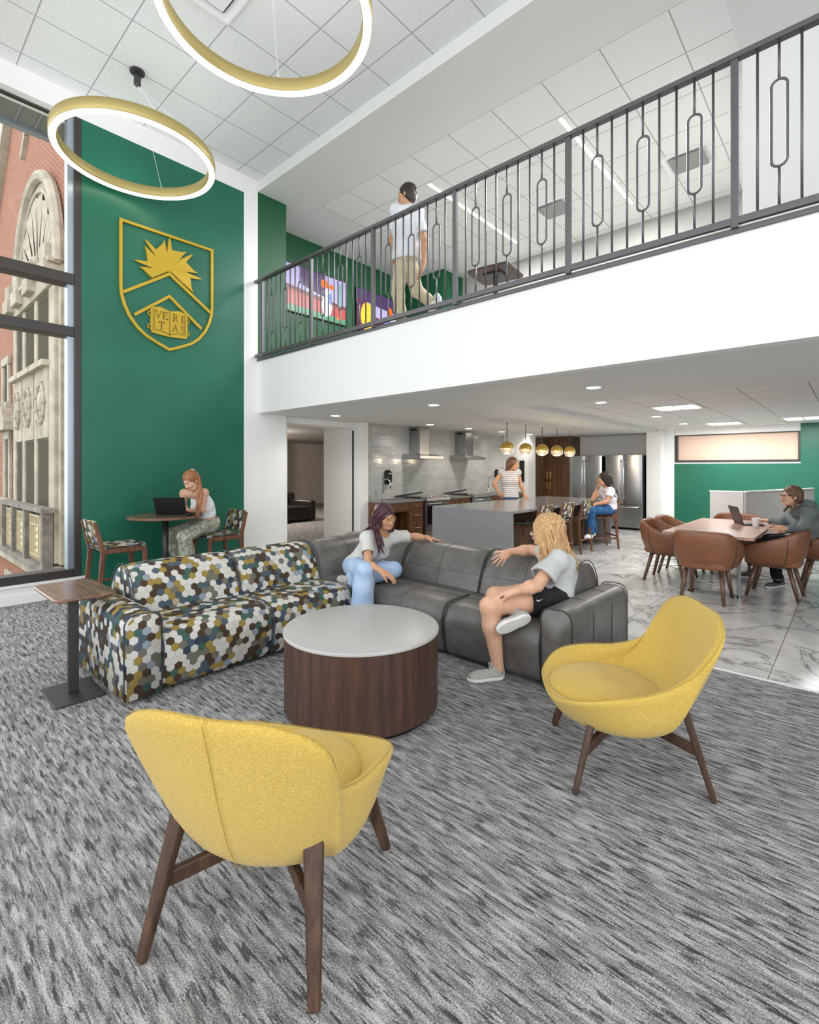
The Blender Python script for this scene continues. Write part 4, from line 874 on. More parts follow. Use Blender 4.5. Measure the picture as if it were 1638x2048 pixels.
def rng(y0, label):
    y1 = y0 + .75; t = thing('range_oven', label, 'oven', (-6.6, (y0 + y1) / 2, 0), 0, 'stainless range ovens')
    MB().box(-6.88, CX - .02, y0, y1, .04, .895).build('body', 'black', t, world=True)
    MB().box(-6.86, CX - .0, y0 + .005, y1 - .005, .895, .905).build('cooktop', 'blackglass', t, world=True)
    MB().prism([(CX - .02, .84), (CX + .05, .845), (CX + .04, .905), (CX - .02, .92)], 'y', y0, y1).build('control_panel', 'steel', t, world=True)
    for k in (.08, .16, .58, .66): MB().tube([(CX + .0, y0 + k, .905), (CX + .03, y0 + k, .945)], .02, 14).build('knob', 'chrome', t, world=True, smooth=True)
    d_ = MB().box(CX - .02, CX + .015, y0 + .01, y1 - .01, .27, .83).build('oven_door', 'steel', t, world=True, bevel=.004)
    g = MB().box(CX + .015, CX + .018, y0 + .06, y1 - .06, .38, .74).build('oven_glass', 'blackglass', d_); g.location = -t.location
    g = MB(); g.tube([(CX + .05, y0 + .04, .79), (CX + .05, y1 - .04, .79)], .012, 10)
    for y in (y0 + .06, y1 - .06): g.tube([(CX + .01, y, .79), (CX + .05, y, .79)], .008, 8)
    g = g.build('handle', 'chrome', d_, smooth=True); g.location = -t.location
    MB().box(CX - .02, CX + .012, y0 + .01, y1 - .01, .06, .26).build('storage_drawer', 'steel', t, world=True, bevel=.004)
    # hinged black splash guard
    g = MB(); g.bar((-6.84, y0 - .30, .925), (-6.84, y0 + .55, .985), .03, .03); g.bar((-6.84, y0 - .30, .925), (-6.45, y0 + .05, .915), .03, .03); g.build('grease_guard', 'black', t, world=True, bevel=.01)
    # hood
    h = thing('range_hood', label.replace('oven', 'extractor hood'), 'extractor hood', (-6.65, y0 + .37, 1.69), 0, 'stainless extractor hoods')
    hy = y0 - .03
    MB().box(-6.9, -6.40, hy, hy + .74, 1.69, 1.745).build('canopy', 'steel', h, world=True, bevel=.003)
    MB().prism([(-6.9, 1.745), (-6.42, 1.745), (-6.6, 1.79), (-6.9, 1.79)], 'y', hy + .02, hy + .72).build('transition', 'steel', h, world=True)
    MB().box(-6.9, -6.60, hy + .22, hy + .52, 1.78, 2.343).build('duct_cover', 'steel', h, world=True, bevel=.002)
    MB().box(-6.85, -6.68, hy + .217, hy + .221, 2.27, 2.31).build('vent_slots', 'black', h, world=True)
rng(7.455, 'stainless oven nearer the sink with three-drawer cabinet'); rng(9.055, 'stainless oven farther along the tiled wall')
for y, lab in ((6.78, 'chrome gooseneck faucet at the left sink'), (10.5, 'chrome gooseneck faucet behind the standing person')):
    t = thing('faucet', lab, 'faucet', (-6.80, y, CZ), 0, 'gooseneck faucets')
    MB().lathe([(.026, 0), (.026, .012), (.016, .02), (.016, .10)], 16).build('base', 'chrome', t, smooth=True)
    pts = [(0, 0, .08), (0, 0, .30)] + [(.10 - .10 * math.cos(a), .0, .30 + .10 * math.sin(a)) for a in [PI * k / 10 for k in range(1, 10)]] + [(.20, 0, .30), (.21, 0, .22)]
    MB().tube(pts, [.012] * (len(pts) - 2) + [.016, .017], 10).build('spout', 'chrome', t, smooth=True)
    MB().tube([(0, 0, .09), (0, -.06, .10)], .009, 8).build('lever', 'chrome', t, smooth=True)
for y, lab in ((6.98, 'black wall dispenser above the left sink'), (11.0, 'black wall dispenser behind the standing person')):
    t = thing('soap_dispenser', lab, 'dispenser', (-6.88, y, 1.18), 0, 'black wall dispensers')
    g = MB(); g.rings([[(x, c[0], c[1]) for c in rrect(.13 * s_, .29 * s_, .06 * s_, 6, 0, .14)] for x, s_ in ((-.02, 1), (.05, 1), (.085, .8))]); g.build('housing', 'blackglass', t, smooth=False, bevel=.008)
    g = MB(); g.prism(rrect(.06, .07, .02, 4, 0, .06), 'x', .07, .095); g.build('spout', 'black', t)
    g = MB(); g.prism(rrect(.05, .02, .009, 3, 0, .21), 'x', .086, .089); g.build('indicator', 'white_plastic', t)
t = thing('wall_frame', 'narrow black frame on the white wall behind the standing person', 'picture frame', (-6.36, 11.39, 1.14))
MB().box(-.07, .06, -.012, .01, 0, .55).build('frame', 'black', t); MB().box(-.035, .03, -.016, -.012, .03, .52).build('glass', 'blackglass', t)
# pantry and refrigerators
t = thing('pantry_cabinet', 'tall dark walnut pantry cabinet beside the refrigerators', 'cabinet', (-6.0, 12.9, 0))
MB().box(-6.8, -5.62, 12.62, 13.255, .0, 2.343).build('body', 'cab_dark', t, world=True)
for x0, x1 in ((-6.78, -6.21), (-6.205, -5.635)):
    for z0, z1 in ((.1, 1.16), (1.165, 2.33)):
        d_ = MB().box(x0, x1, 12.60, 12.62, z0, z1).build('door', 'cab_dark', t, world=True, bevel=.002)
        hx = -6.21 + (-.045 if x0 < -6.5 else .045); hz = (.93, 1.12) if z0 < 1 else (1.21, 1.40)
        g = MB(); g.tube([(hx, 12.57, hz[0]), (hx, 12.57, hz[1])], .007, 8); g.tube([(hx, 12.6, hz[0] + .02), (hx, 12.57, hz[0] + .02)], .005, 6); g.tube([(hx, 12.6, hz[1] - .02), (hx, 12.57, hz[1] - .02)], .005, 6)
        h = g.build('handle', 'brass', d_); h.location = -t.location
def fridge(x0, label):
    t = thing('refrigerator', label, 'refrigerator', (x0 + .435, 12.8, 0), 0, 'stainless refrigerators'); x1 = x0 + .87
    MB().box(x0 + .01, x1 + .0, 12.50, 13.24, .03, 1.80).build('body', 'black', t, world=True)
    for a, b2, nm in ((x0, x0 + .43, 0), (x0 + .436, x1 - .005, 1)):
        g = MB(); n_ = 10
        g.rings([[(a + (b2 - a) * k / n_, 12.49 - .035 - .018 * math.sin(PI * k / n_) ** .6, z) for k in range(n_ + 1)] + [(b2, 12.49, z), (a, 12.49, z)] for z in (.62, 1.815)]); d_ = g.build('door', 'steel', t, world=True, bevel=.003)
        hx = x0 + .43 + (-.035 if nm == 0 else .04)
        g = MB(); g.tube([(hx, 12.37, .74), (hx, 12.36, .80), (hx, 12.35, 1.2), (hx, 12.36, 1.62), (hx, 12.37, 1.70)], .014, 10); g.tube([(hx, 12.47, .77), (hx, 12.37, .77)], .012, 8); g.tube([(hx, 12.47, 1.67), (hx, 12.37, 1.67)], .012, 8)
        h = g.build('handle', 'chrome', d_, smooth=True); h.location = -t.location
    g = MB(); g.rings([[(x0 + (x1 - .005 - x0) * k / 16, 12.49 - .035 - .018 * math.sin(PI * k / 16) ** .6, z) for k in range(17)] + [(x1 - .005, 12.49, z), (x0, 12.49, z)] for z in (.06, .61)]); d_ = g.build('freezer_drawer', 'steel', t, world=True, bevel=.003)
    g = MB(); g.tube([(x0 + .06, 12.37, .555), (x1 - .07, 12.37, .555)], .014, 10)
    for x in (x0 + .09, x1 - .1): g.tube([(x, 12.47, .555), (x, 12.37, .555)], .01, 8)
    h = g.build('handle', 'chrome', d_, smooth=True); h.location = -t.location
    for x in (x0 + .08, x1 - .08): MB().box(x - .02, x + .02, 12.46, 12.5, 0, .06).build('foot', 'dmetal', t, world=True)
fridge(-5.585, 'stainless french door refrigerator next to the walnut pantry'); fridge(-4.63, 'stainless french door refrigerator next to the white pillar')
# pendants over the island
for k, y in enumerate((7.70, 8.37, 9.03, 9.68, 10.30)):
    pl = ('nearest the ovens and viewer', 'second from the left', 'in the middle of the row', 'second from the right', 'farthest at the right end')[k]
    t = thing('globe_pendant', 'brass and glass globe pendant over the island, ' + pl, 'pendant light', (-4.60, y, 1.73), 0, 'globe pendants over the island'); r_ = .122
    MB().lathe([(.06, HC - 1.73), (.06, HC - 1.745), (.012, HC - 1.755)], 24).build('canopy', 'white_plastic', t)
    MB().tube([(0, 0, .24), (0, 0, HC - 1.75)], .006, 8).build('stem', 'dmetal', t)
    MB().lathe([(max(.004, r_ * math.cos(a)), .122 + r_ * math.sin(a)) for a in [PI / 2 * j / 10 for j in range(11)]] , 32, caps=(True, True)).build('brass_dome', 'brass', t, smooth=True)
    MB().lathe([(r_ * math.cos(a), .122 + r_ * math.sin(a)) for a in [-PI / 3.2 * j / 10 for j in range(11)]], 32, caps=(False, True)).build('glass_bowl', 'globe', t, smooth=True)
    MB().lathe([(.07, .12), (.06, .09), (.035, .07), (.005, .063)], 24).build('bulb', 'globe_in', t, smooth=True)
# downlights
for k, (x, y, z, lab) in enumerate(((-6.24, 5.14, HC, 'above the doorway'), (-4.20, 5.15, HC, 'in front of the kitchen'), (-2.04, 5.15, HC, 'nearest the right side'), (-6.13, 7.40, HC, 'above the sink'), (-6.13, 8.70, HC, 'between the hoods'), (-6.12, 10.0, HC, 'above the far oven'), (-6.10, 11.29, HC, 'beside the pantry'),
        (-2.65, 6.96, 2.42, 'first by the tile ceiling edge'), (-2.64, 9.52, 2.42, 'second by the tile ceiling edge'), (-2.65, 11.46, 2.42, 'third near the pillar'))):
    t = thing('downlight', 'small round recessed downlight ' + lab, 'ceiling light', (x, y, z), 0, 'round downlights')
    MB().lathe([(.085, .002), (.085, -.004), (.070, -.004)], 32, caps=(False, False)).build('trim_ring', 'white_plastic', t); MB().lathe([(.072, -.0035), (.001, -.0036)], 32).build('lens', 'lamp', t)
for x, y, lab in ((-2.0, 8.28, 'nearest the viewer'), (-2.0, 11.9, 'near the shaded window'), (-.70, 11.6, 'at the right near the green wall')):
    t = thing('ceiling_light_panel', 'square recessed light panel ' + lab, 'ceiling light', (x, y, 2.41), 0, 'square light panels')
    MB().box(-.32, .32, -.32, .32, .0, .012).build('frame', 'white_plastic', t); MB().box(-.27, -.02, -.25, .25, -.004, .0).build('lens', 'troffer', t); MB().box(.02, .27, -.25, .25, -.004, .0).build('lens', 'troffer', t)
# ------------------------------------------------------------------ light
W_ = bpy.data.worlds.new('sky'); SC.world = W_; W_.use_nodes = True
wn_ = W_.node_tree; bg = wn_.nodes['Background']; bg.inputs[0].default_value = (.93, .962, 1.0, 1); bg.inputs[1].default_value = 1.95
def area(name, loc, rot, sx, sy, power, col=(1, 1, 1)):
    l = bpy.data.lights.new(name, 'AREA'); l.shape = 'RECTANGLE'; l.size = sx; l.size_y = sy; l.energy = power; l.color = col
    o = bpy.data.objects.new(name, l); COL.objects.link(o); o.location = loc; o.rotation_euler = rot; return o
def pointl(name, loc, power, col=(1, .95, .88), r=.06, spot=None):
    l = bpy.data.lights.new(name, 'SPOT' if spot else 'POINT'); l.energy = power; l.color = col; l.shadow_soft_size = r
    if spot: l.spot_size = math.radians(spot); l.spot_blend = .8
    o = bpy.data.objects.new(name, l); COL.objects.link(o); o.location = loc; return o
for x, y in ((-6.24, 5.14), (-4.2, 5.15), (-2.04, 5.15), (-6.13, 7.4), (-6.13, 8.7), (-6.12, 10.0), (-6.1, 11.29), (-2.65, 6.96), (-2.64, 9.52), (-2.65, 11.46)):
    pointl('downlight_lamp', (x, y, 2.30), 26, spot=150)
for x, y in ((-2.0, 8.28), (-2.0, 11.9), (-.7, 11.6)): area('panel_lamp', (x, y, 2.39), (0, 0, 0), .5, .5, 28)
for y in (7.70, 8.37, 9.03, 9.68, 10.30): pointl('pendant_lamp', (-4.6, y, 1.70), 5, (1, .82, .6), .05)
for x in (-4.74, -2.665): area('linear_lamp', (x, 7.0, 5.73), (0, 0, 0), .05, 2.6, 120)
for x in (-5.95, -3.35):
    pass
pointl('far_room_fill', (-12, 7.0, 2.3), 190, (1, .9, .8), .2); pointl('far_room_fill', (-14.6, 8.4, 2.3), 90, (1, .86, .7), .1)  # added point lights without fixtures, brighten the room beyond the doorway
# ------------------------------------------------------------------ people: implicit surfaces meshed with surface nets
def V3(*a): return np.array(a if len(a) == 3 else a[0], float)
def nrm(v): v = np.array(v, float); return v / (np.linalg.norm(v) + 1e-9)
class Sdf:
    def __init__(s): s.p = []
    def cone(s, a, b, ra, rb, k=.02, neg=False): s.p.append(('c', V3(a), V3(b), ra, rb, k, neg)); return s
    def flat(s, a, b, ra, rb, k=.01, neg=False): s.p.append(('f', V3(a), V3(b), ra, rb, k, neg)); return s
    def ell(s, c, ax, r, k=.02, neg=False): s.p.append(('e', V3(c), np.array(ax, float), np.array(r, float), None, k, neg)); return s
    def plane(s, c, n_): s.p.append(('p', V3(c), nrm(n_), 0, 0, 0, True)); return s
    def chain(s, pts, rs, k=.02):
        for i in range(len(pts) - 1): s.cone(pts[i], pts[i + 1], rs[i], rs[i + 1], k)
        return s
    def bb(s, q):
        t, a, b, ra, rb, k, neg = q
        if t in 'cf': r = max(ra, rb) + k; return np.minimum(a, b) - r, np.maximum(a, b) + r
        r = max(ra) + k; return a - r, a + r
    def mesh(s, h, wrinkle=None):
        pos = [s.bb(q) for q in s.p if not q[6] and q[0] != 'p']
        lo = np.min([p[0] for p in pos], axis=0) - 2 * h; hi = np.max([p[1] for p in pos], axis=0) + 2 * h
        n_ = np.ceil((hi - lo) / h).astype(int) + 1
        G = np.full(n_, .08, np.float32)
        for q in s.p:
            t, a, b, ra, rb, k, neg = q
            if t == 'p': i0 = np.zeros(3, int); i1 = n_
            else:
                l, u = s.bb(q); i0 = np.clip(np.floor((l - lo) / h).astype(int) - 1, 0, n_); i1 = np.clip(np.ceil((u - lo) / h).astype(int) + 2, 0, n_)
            if (i1 <= i0).any(): continue
            X, Y, Z = [(lo[d] + h * np.arange(i0[d], i1[d])).astype(np.float32) for d in range(3)]
            P = (X[:, None, None], Y[None, :, None], Z[None, None, :])
            if t == 'e':
                d_ = [P[i] - np.float32(a[i]) for i in range(3)]
                lc = [d_[0] * np.float32(b[j][0]) + d_[1] * np.float32(b[j][1]) + d_[2] * np.float32(b[j][2]) for j in range(3)]
                k0 = np.sqrt(sum((lc[j] / np.float32(ra[j])) ** 2 for j in range(3))); k1 = np.sqrt(sum((lc[j] / np.float32(ra[j] ** 2)) ** 2 for j in range(3))) + 1e-6
                D = k0 * (k0 - 1) / k1
            elif t == 'p': D = sum((P[i] - np.float32(a[i])) * np.float32(b[i]) for i in range(3))
            else:
                ba = b - a; L2 = float(ba @ ba) + 1e-9; pa = [P[i] - np.float32(a[i]) for i in range(3)]
                T = (pa[0] * np.float32(ba[0]) + pa[1] * np.float32(ba[1]) + pa[2] * np.float32(ba[2])) / np.float32(L2); Tc = np.clip(T, 0, 1)
                D = np.sqrt(sum((pa[i] - Tc * np.float32(ba[i])) ** 2 for i in range(3))) - (ra + (rb - ra) * Tc)
                if t == 'f': L_ = math.sqrt(L2); D = np.maximum(D, np.maximum(-T, T - 1) * np.float32(L_))
            S_ = G[i0[0]:i1[0], i0[1]:i1[1], i0[2]:i1[2]]
            if neg and t == 'p': np.maximum(S_, D, out=S_)
            elif neg:
                hh = np.clip(.5 - .5 * (D + S_) / max(k, 1e-4), 0, 1); S_[...] = S_ * (1 - hh) - D * hh + max(k, 1e-4) * hh * (1 - hh)
            else:
                hh = np.clip(.5 + .5 * (S_ - D) / k, 0, 1); S_[...] = S_ * (1 - hh) + D * hh - k * hh * (1 - hh)
        if wrinkle:
            X, Y, Z = np.meshgrid(*[(lo[d] + h * np.arange(n_[d])).astype(np.float32) for d in range(3)], indexing='ij', sparse=True)
            G += wrinkle(X, Y, Z).astype(np.float32)
        return s.nets(G, lo, h)
    def nets(s, G, lo, h):
        S_ = G < 0; A = S_[:-1, :-1, :-1]; corners = [(i, j, k) for i in (0, 1) for j in (0, 1) for k in (0, 1)]
        sh = A.shape; cnt = np.zeros(sh, np.int8)
        for c in corners: cnt += S_[c[0]:c[0] + sh[0], c[1]:c[1] + sh[1], c[2]:c[2] + sh[2]]
        act = np.argwhere((cnt > 0) & (cnt < 8)); idx = -np.ones(sh, np.int64); idx[act[:, 0], act[:, 1], act[:, 2]] = np.arange(len(act))
        acc = np.zeros((len(act), 3)); num = np.zeros(len(act))
        for c in corners:
            for d in range(3):
                if c[d]: continue
                e = list(c); e[d] = 1
                v0 = G[act[:, 0] + c[0], act[:, 1] + c[1], act[:, 2] + c[2]]; v1 = G[act[:, 0] + e[0], act[:, 1] + e[1], act[:, 2] + e[2]]
                m = (v0 < 0) != (v1 < 0); t = np.where(m, v0 / (v0 - v1 + 1e-12), 0); p = np.tile(np.array(c, float), (len(act), 1)); p[:, d] += t
                acc += p * m[:, None]; num += m
        V = lo + h * (act + acc / np.maximum(num, 1)[:, None])
        F = []
        for d in range(3):
            u, v = [(1, 2), (2, 0), (0, 1)][d]
            a = np.moveaxis(S_, (d, u, v), (0, 1, 2)); I = np.moveaxis(idx, (d, u, v), (0, 1, 2))
            x = a[:-1, 1:-1, 1:-1] != a[1:, 1:-1, 1:-1]; q = np.argwhere(x)
            i, j, k = q[:, 0], q[:, 1] + 1, q[:, 2] + 1
            quad = np.stack([I[i, j - 1, k - 1], I[i, j, k - 1], I[i, j, k], I[i, j - 1, k]], 1)
            fl = ~a[i, j, k]; quad[fl] = quad[fl][:, ::-1]; F.append(quad)
        F = np.concatenate(F); F = F[(F >= 0).all(1)]
        return V, F
def addmesh(name, V, F, mats, parent, mi=None):
    V = V - np.array(parent.location)
    me = bpy.data.meshes.new(name); me.vertices.add(len(V)); me.vertices.foreach_set('co', V.astype(np.float32).ravel())
    me.loops.add(len(F) * 4); me.loops.foreach_set('vertex_index', F.astype(np.int32).ravel()); me.polygons.add(len(F)); me.polygons.foreach_set('loop_start', np.arange(0, len(F) * 4, 4, dtype=np.int32)); me.polygons.foreach_set('loop_total', np.full(len(F), 4, np.int32))
    me.polygons.foreach_set('use_smooth', np.ones(len(F), bool))
    for m in mats: me.materials.append(MAT[m] if isinstance(m, str) else m)
    if mi is not None: me.polygons.foreach_set('material_index', mi.astype(np.int32))
    me.update(calc_edges=True); me.validate(); o = bpy.data.objects.new(name, me); COL.objects.link(o); o.parent = parent; return o
def skinmat(name, c, c2):
    n = NT(name); n.set(color=n.ramp(n.noise(n.coord(), 9, 3), [(.35, c), (.65, c2)]), rough=.5, spec=.35)
    return n.m
MAT['skin_a'] = skinmat('fair_skin', srgb(212, 164, 134), srgb(222, 176, 148)); MAT['skin_b'] = skinmat('light_tan_skin', srgb(196, 146, 112), srgb(206, 156, 124))
MAT['lip'] = plain('lips', srgb(196, 110, 104), .4); MAT['eye'] = plain('eye_white', srgb(232, 228, 222), .2); MAT['iris'] = plain('iris', srgb(50, 36, 28), .15); MAT['brow'] = plain('eyebrow', srgb(92, 66, 48), .8)
MAT['nail'] = plain('dark_nail', srgb(40, 22, 28), .2)
def hairmat(name, c1, c2, c3):
    n = NT(name); co = n.mapping(n.coord(), (150, 150, 9)); w = n.noise(co, 1.0, 3, .6)
    n.set(color=n.ramp(w, [(.32, c1), (.5, c2), (.68, c3)]), rough=.42); n.bump(w, .7, .006); return n.m
MAT['hair_purple'] = hairmat('dark_purple_hair', srgb(34, 18, 26), srgb(62, 28, 40), srgb(98, 42, 54))
MAT['hair_blonde'] = hairmat('blonde_hair', srgb(150, 108, 66), srgb(196, 154, 104), srgb(228, 194, 146))
MAT['hair_auburn'] = hairmat('long_light_brown_hair', srgb(104, 62, 36), srgb(156, 100, 62), srgb(188, 134, 88))
MAT['hair_brown'] = hairmat('brown_hair', srgb(62, 42, 28), srgb(100, 72, 50), srgb(136, 102, 74))
MAT['hair_dark'] = hairmat('dark_curly_hair', srgb(26, 20, 16), srgb(48, 36, 30), srgb(78, 60, 50))
def cloth(name, c1, c2, sc=8, rough=.9):
    n = NT(name); n.set(color=n.ramp(n.noise(n.coord(), sc, 5, .6), [(.35, c1), (.65, c2)]), rough=rough, spec=.2)
    n.bump(n.math('ADD', n.math('MULTIPLY', n.noise(n.coord(), 14, 3), 1.0), n.math('MULTIPLY', n.noise(n.coord(), 300, 1), .12)), .35, .012); return n.m
MAT['tee_grey'] = cloth('heather_grey_cotton', srgb(186, 187, 186), srgb(198, 199, 198)); MAT['tee_cream'] = cloth('pale_grey_cotton', srgb(204, 202, 198), srgb(216, 214, 210))
MAT['shorts'] = cloth('black_shorts', srgb(34, 34, 36), srgb(46, 46, 48)); MAT['jeans_light'] = cloth('light_blue_denim', srgb(158, 184, 216), srgb(188, 208, 234), 5)
MAT['jeans'] = cloth('blue_denim', srgb(44, 84, 130), srgb(66, 108, 154), 9); MAT['khaki'] = cloth('khaki_cotton', srgb(196, 184, 152), srgb(210, 198, 168)); MAT['lace'] = cloth('white_lace', srgb(222, 220, 224), srgb(240, 238, 240), 60)
MAT['hoodie'] = cloth('grey_green_fleece', srgb(104, 112, 112), srgb(120, 128, 127)); MAT['camo'] = cloth('patterned_grey_green_trousers', srgb(120, 122, 104), srgb(192, 192, 178), 26); MAT['white_cloth'] = cloth('white_cotton', srgb(226, 228, 234), srgb(238, 240, 244)); MAT['trouser_black'] = cloth('black_trousers', srgb(24, 24, 26), srgb(34, 34, 36))
n = NT('printed_cotton'); co = n.coord(); sp_ = n.add('ShaderNodeSeparateXYZ', i_Vector=co)
vv = n.add('ShaderNodeTexVoronoi', feature='DISTANCE_TO_EDGE', i_Vector=co, i_Scale=17.0).outputs[0]
dd = n.add('ShaderNodeVectorMath', operation='DISTANCE'); n.link(co, dd.inputs[0]); MAT['_print_node'] = dd
mk = n.math('MULTIPLY', n.math('LESS_THAN', vv, .05), n.math('LESS_THAN', dd.outputs['Value'], .10))
n.set(color=n.mix(n.math('MULTIPLY', mk, .75), srgb(206, 204, 200), srgb(70, 66, 64)), rough=.9, spec=.2); n.bump(n.noise(co, 14, 3), .35, .012); MAT['tee_print'] = n.m
MAT['shoe'] = cloth('grey_knit_shoe', srgb(168, 164, 158), srgb(186, 182, 176), 40); MAT['shoe_dark'] = cloth('dark_grey_shoe', srgb(84, 82, 84), srgb(110, 106, 104), 30); MAT['sole'] = plain('white_rubber_sole', srgb(226, 224, 220), .5)
n = NT('striped_knit'); sp_ = n.add('ShaderNodeSeparateXYZ', i_Vector=n.coord()); zz = n.math('ADD', sp_.outputs[2], n.math('MULTIPLY', n.noise(n.coord(), 5, 2), .02))
fr_ = n.math('FRACT', n.math('DIVIDE', zz, .038)); n.set(color=n.mix(n.math('LESS_THAN', fr_, .28), srgb(236, 232, 232), srgb(70, 66, 84)), rough=.9); MAT['stripe'] = n.m
def wr(amp=.004, f=26):
    def g(X, Y, Z): return amp * (np.sin(f * (X + .6 * Z) + 2.1 * np.sin(9 * Y)) * np.sin(f * .8 * (Y - .5 * Z) + 1.7 * np.sin(11 * X)) + .6 * np.sin(f * 1.7 * (Z + .4 * X - .3 * Y)))
    return g
def frame(f, up=(0, 0, 1)):      # rows: right, forward, up
    f = nrm(f); r = nrm(np.cross(f, up)); u = np.cross(r, f); return np.array([r, f, u])
def locks(name, roots, mat, parent, r0=.014, wav=.012, seed=1, nseg=12, freq=5.0):
    """hair locks: list of polylines (scalp -> tip) thickened into wavy tapering strands"""
    rg = random.Random(seed); b = MB()
    for pl in roots:
        P = [Vector(p) for p in pl]; ph = rg.uniform(0, 6.3); am = wav * rg.uniform(.5, 1.4); r = r0 * rg.uniform(.65, 1.25); pts = []; rs = []
        for i in range(nseg + 1):
            t = i / nseg; x = t * (len(P) - 1); k = min(int(x), len(P) - 2); u = x - k; p0, p1, p2, p3 = P[max(k - 1, 0)], P[k], P[k + 1], P[min(k + 2, len(P) - 1)]
            q = .5 * ((2 * p1) + (p2 - p0) * u + (2 * p0 - 5 * p1 + 4 * p2 - p3) * u * u + (3 * p1 - p0 - 3 * p2 + p3) * u ** 3)
            w = am * min(1, t * 2); q = q + Vector((math.sin(ph + freq * t * 2) * w, math.cos(ph * 1.3 + freq * t * 2.2) * w, 0)); pts.append(q); rs.append(r * (1.05 - .25 * t if t < .6 else (1.0 - t) / .4 * .85 + .12) if t > 0 else r * .6)
        b.tube(pts, rs, 6, flat=.8)
    return b.build(name, mat, parent, smooth=True, world=True)
def head(S, H, A, s, K=.02):
    """A rows right, forward, up.  H = head centre"""
    def L(r, f, u): return H + s * (A[0] * r + A[1] * f + A[2] * u)
    S.ell(L(0, -.012, .038), A, np.array([.076, .094, .088]) * s, .02 * s); S.ell(L(0, .026, -.03), A, np.array([.060, .064, .082]) * s, .03 * s)
    S.cone(L(-.03, .038, -.085), L(.03, .038, -.085), .022 * s, .022 * s, .03 * s); S.cone(L(0, .066, -.094), L(0, .060, -.088), .018 * s, .02 * s, .02 * s)
    for x in (-1, 1):
        S.ell(L(x * .036, .064, -.022), A, np.array([.022, .022, .024]) * s, .025 * s); S.ell(L(x * .031, .098, .010), A, np.array([.019, .013, .012]) * s, .012 * s, True)
        S.ell(L(x * .074, -.008, -.008), A, np.array([.010, .019, .031]) * s, .008 * s); S.cone(L(x * .010, .089, .026), L(x * .046, .076, .026), .008 * s, .006 * s, .014 * s)
        S.ell(L(x * .031, .0795, .009), A, np.array([.015, .011, .0115]) * s, .003)
        S.ell(L(x * .011, .100, -.030), A, np.array([.008, .010, .008]) * s, .006 * s)
    S.cone(L(0, .088, .014), L(0, .111, -.026), .006 * s, .0105 * s, .012 * s)
    S.ell(L(0, .091, -.052), A, np.array([.023, .010, .0065]) * s, .006 * s); S.ell(L(0, .090, -.062), A, np.array([.019, .010, .0065]) * s, .006 * s)
    return L
def facebits(L, A, s, body, parent, brow='brow', glasses=None, eyes_open=True):
    mats = body.data.materials
    b = MB(); M3 = Matrix([list(A[0]), list(A[1]), list(A[2])]).transposed()
    def tl(p): return tuple(p)
    if eyes_open:
        for x in (-1, 1):
            b.m = 0; b.sphere(tuple(L(x * .031, .0815, .009)), .0118 * s, 10, 8); b.m = 1; b.sphere(tuple(L(x * .031, .0905, .009)), .0055 * s, 8, 6)
    for x in (-1, 1):
        b.m = 2; b.tube([tl(L(x * .012, .098, .029)), tl(L(x * .030, .094, .036)), tl(L(x * .048, .078, .030))], [.0022 * s, .0034 * s, .0016 * s], 6)
        b.m = 1; b.tube([tl(L(x * .017, .094, .014)), tl(L(x * .031, .0955, .0195)), tl(L(x * .046, .084, .013))], .0016 * s, 5)
    b.m = 3; b.tube([tl(L(x, f, u)) for x, f, u in ((-.023, .090, -.056), (-.010, .1005, -.0515), (0, .1015, -.0535), (.010, .1005, -.0515), (.023, .090, -.056))], [.0015 * s, .0042 * s, .004 * s, .0042 * s, .0015 * s], 6)
    b.tube([tl(L(x, f, u)) for x, f, u in ((-.020, .090, -.058), (0, .1005, -.0635), (.020, .090, -.058))], [.0015 * s, .0058 * s, .0015 * s], 6)
    b.build('facial_features', ['eye', 'iris', brow, 'lip'], parent, smooth=True, world=True)
    if glasses:
        b = MB()
        for x in (-1, 1):
            b.tube([tl(L(x * .033 + .023 * math.cos(a), .103 - .006 * abs(math.cos(a) + x * .5), .004 + .021 * math.sin(a))) for a in [2 * PI * k / 18 for k in range(18)]], .0018 * s, 6, closed=True)
            b.tube([tl(L(x * .056, .098, .010)), tl(L(x * .074, .06, .012)), tl(L(x * .080, -.01, .010))], .0018 * s, 6)
        b.tube([tl(L(-.011, .104, .008)), tl(L(0, .107, .011)), tl(L(.011, .104, .008))], .0018 * s, 6); b.build('eyeglasses', glasses, parent, smooth=True, world=True)
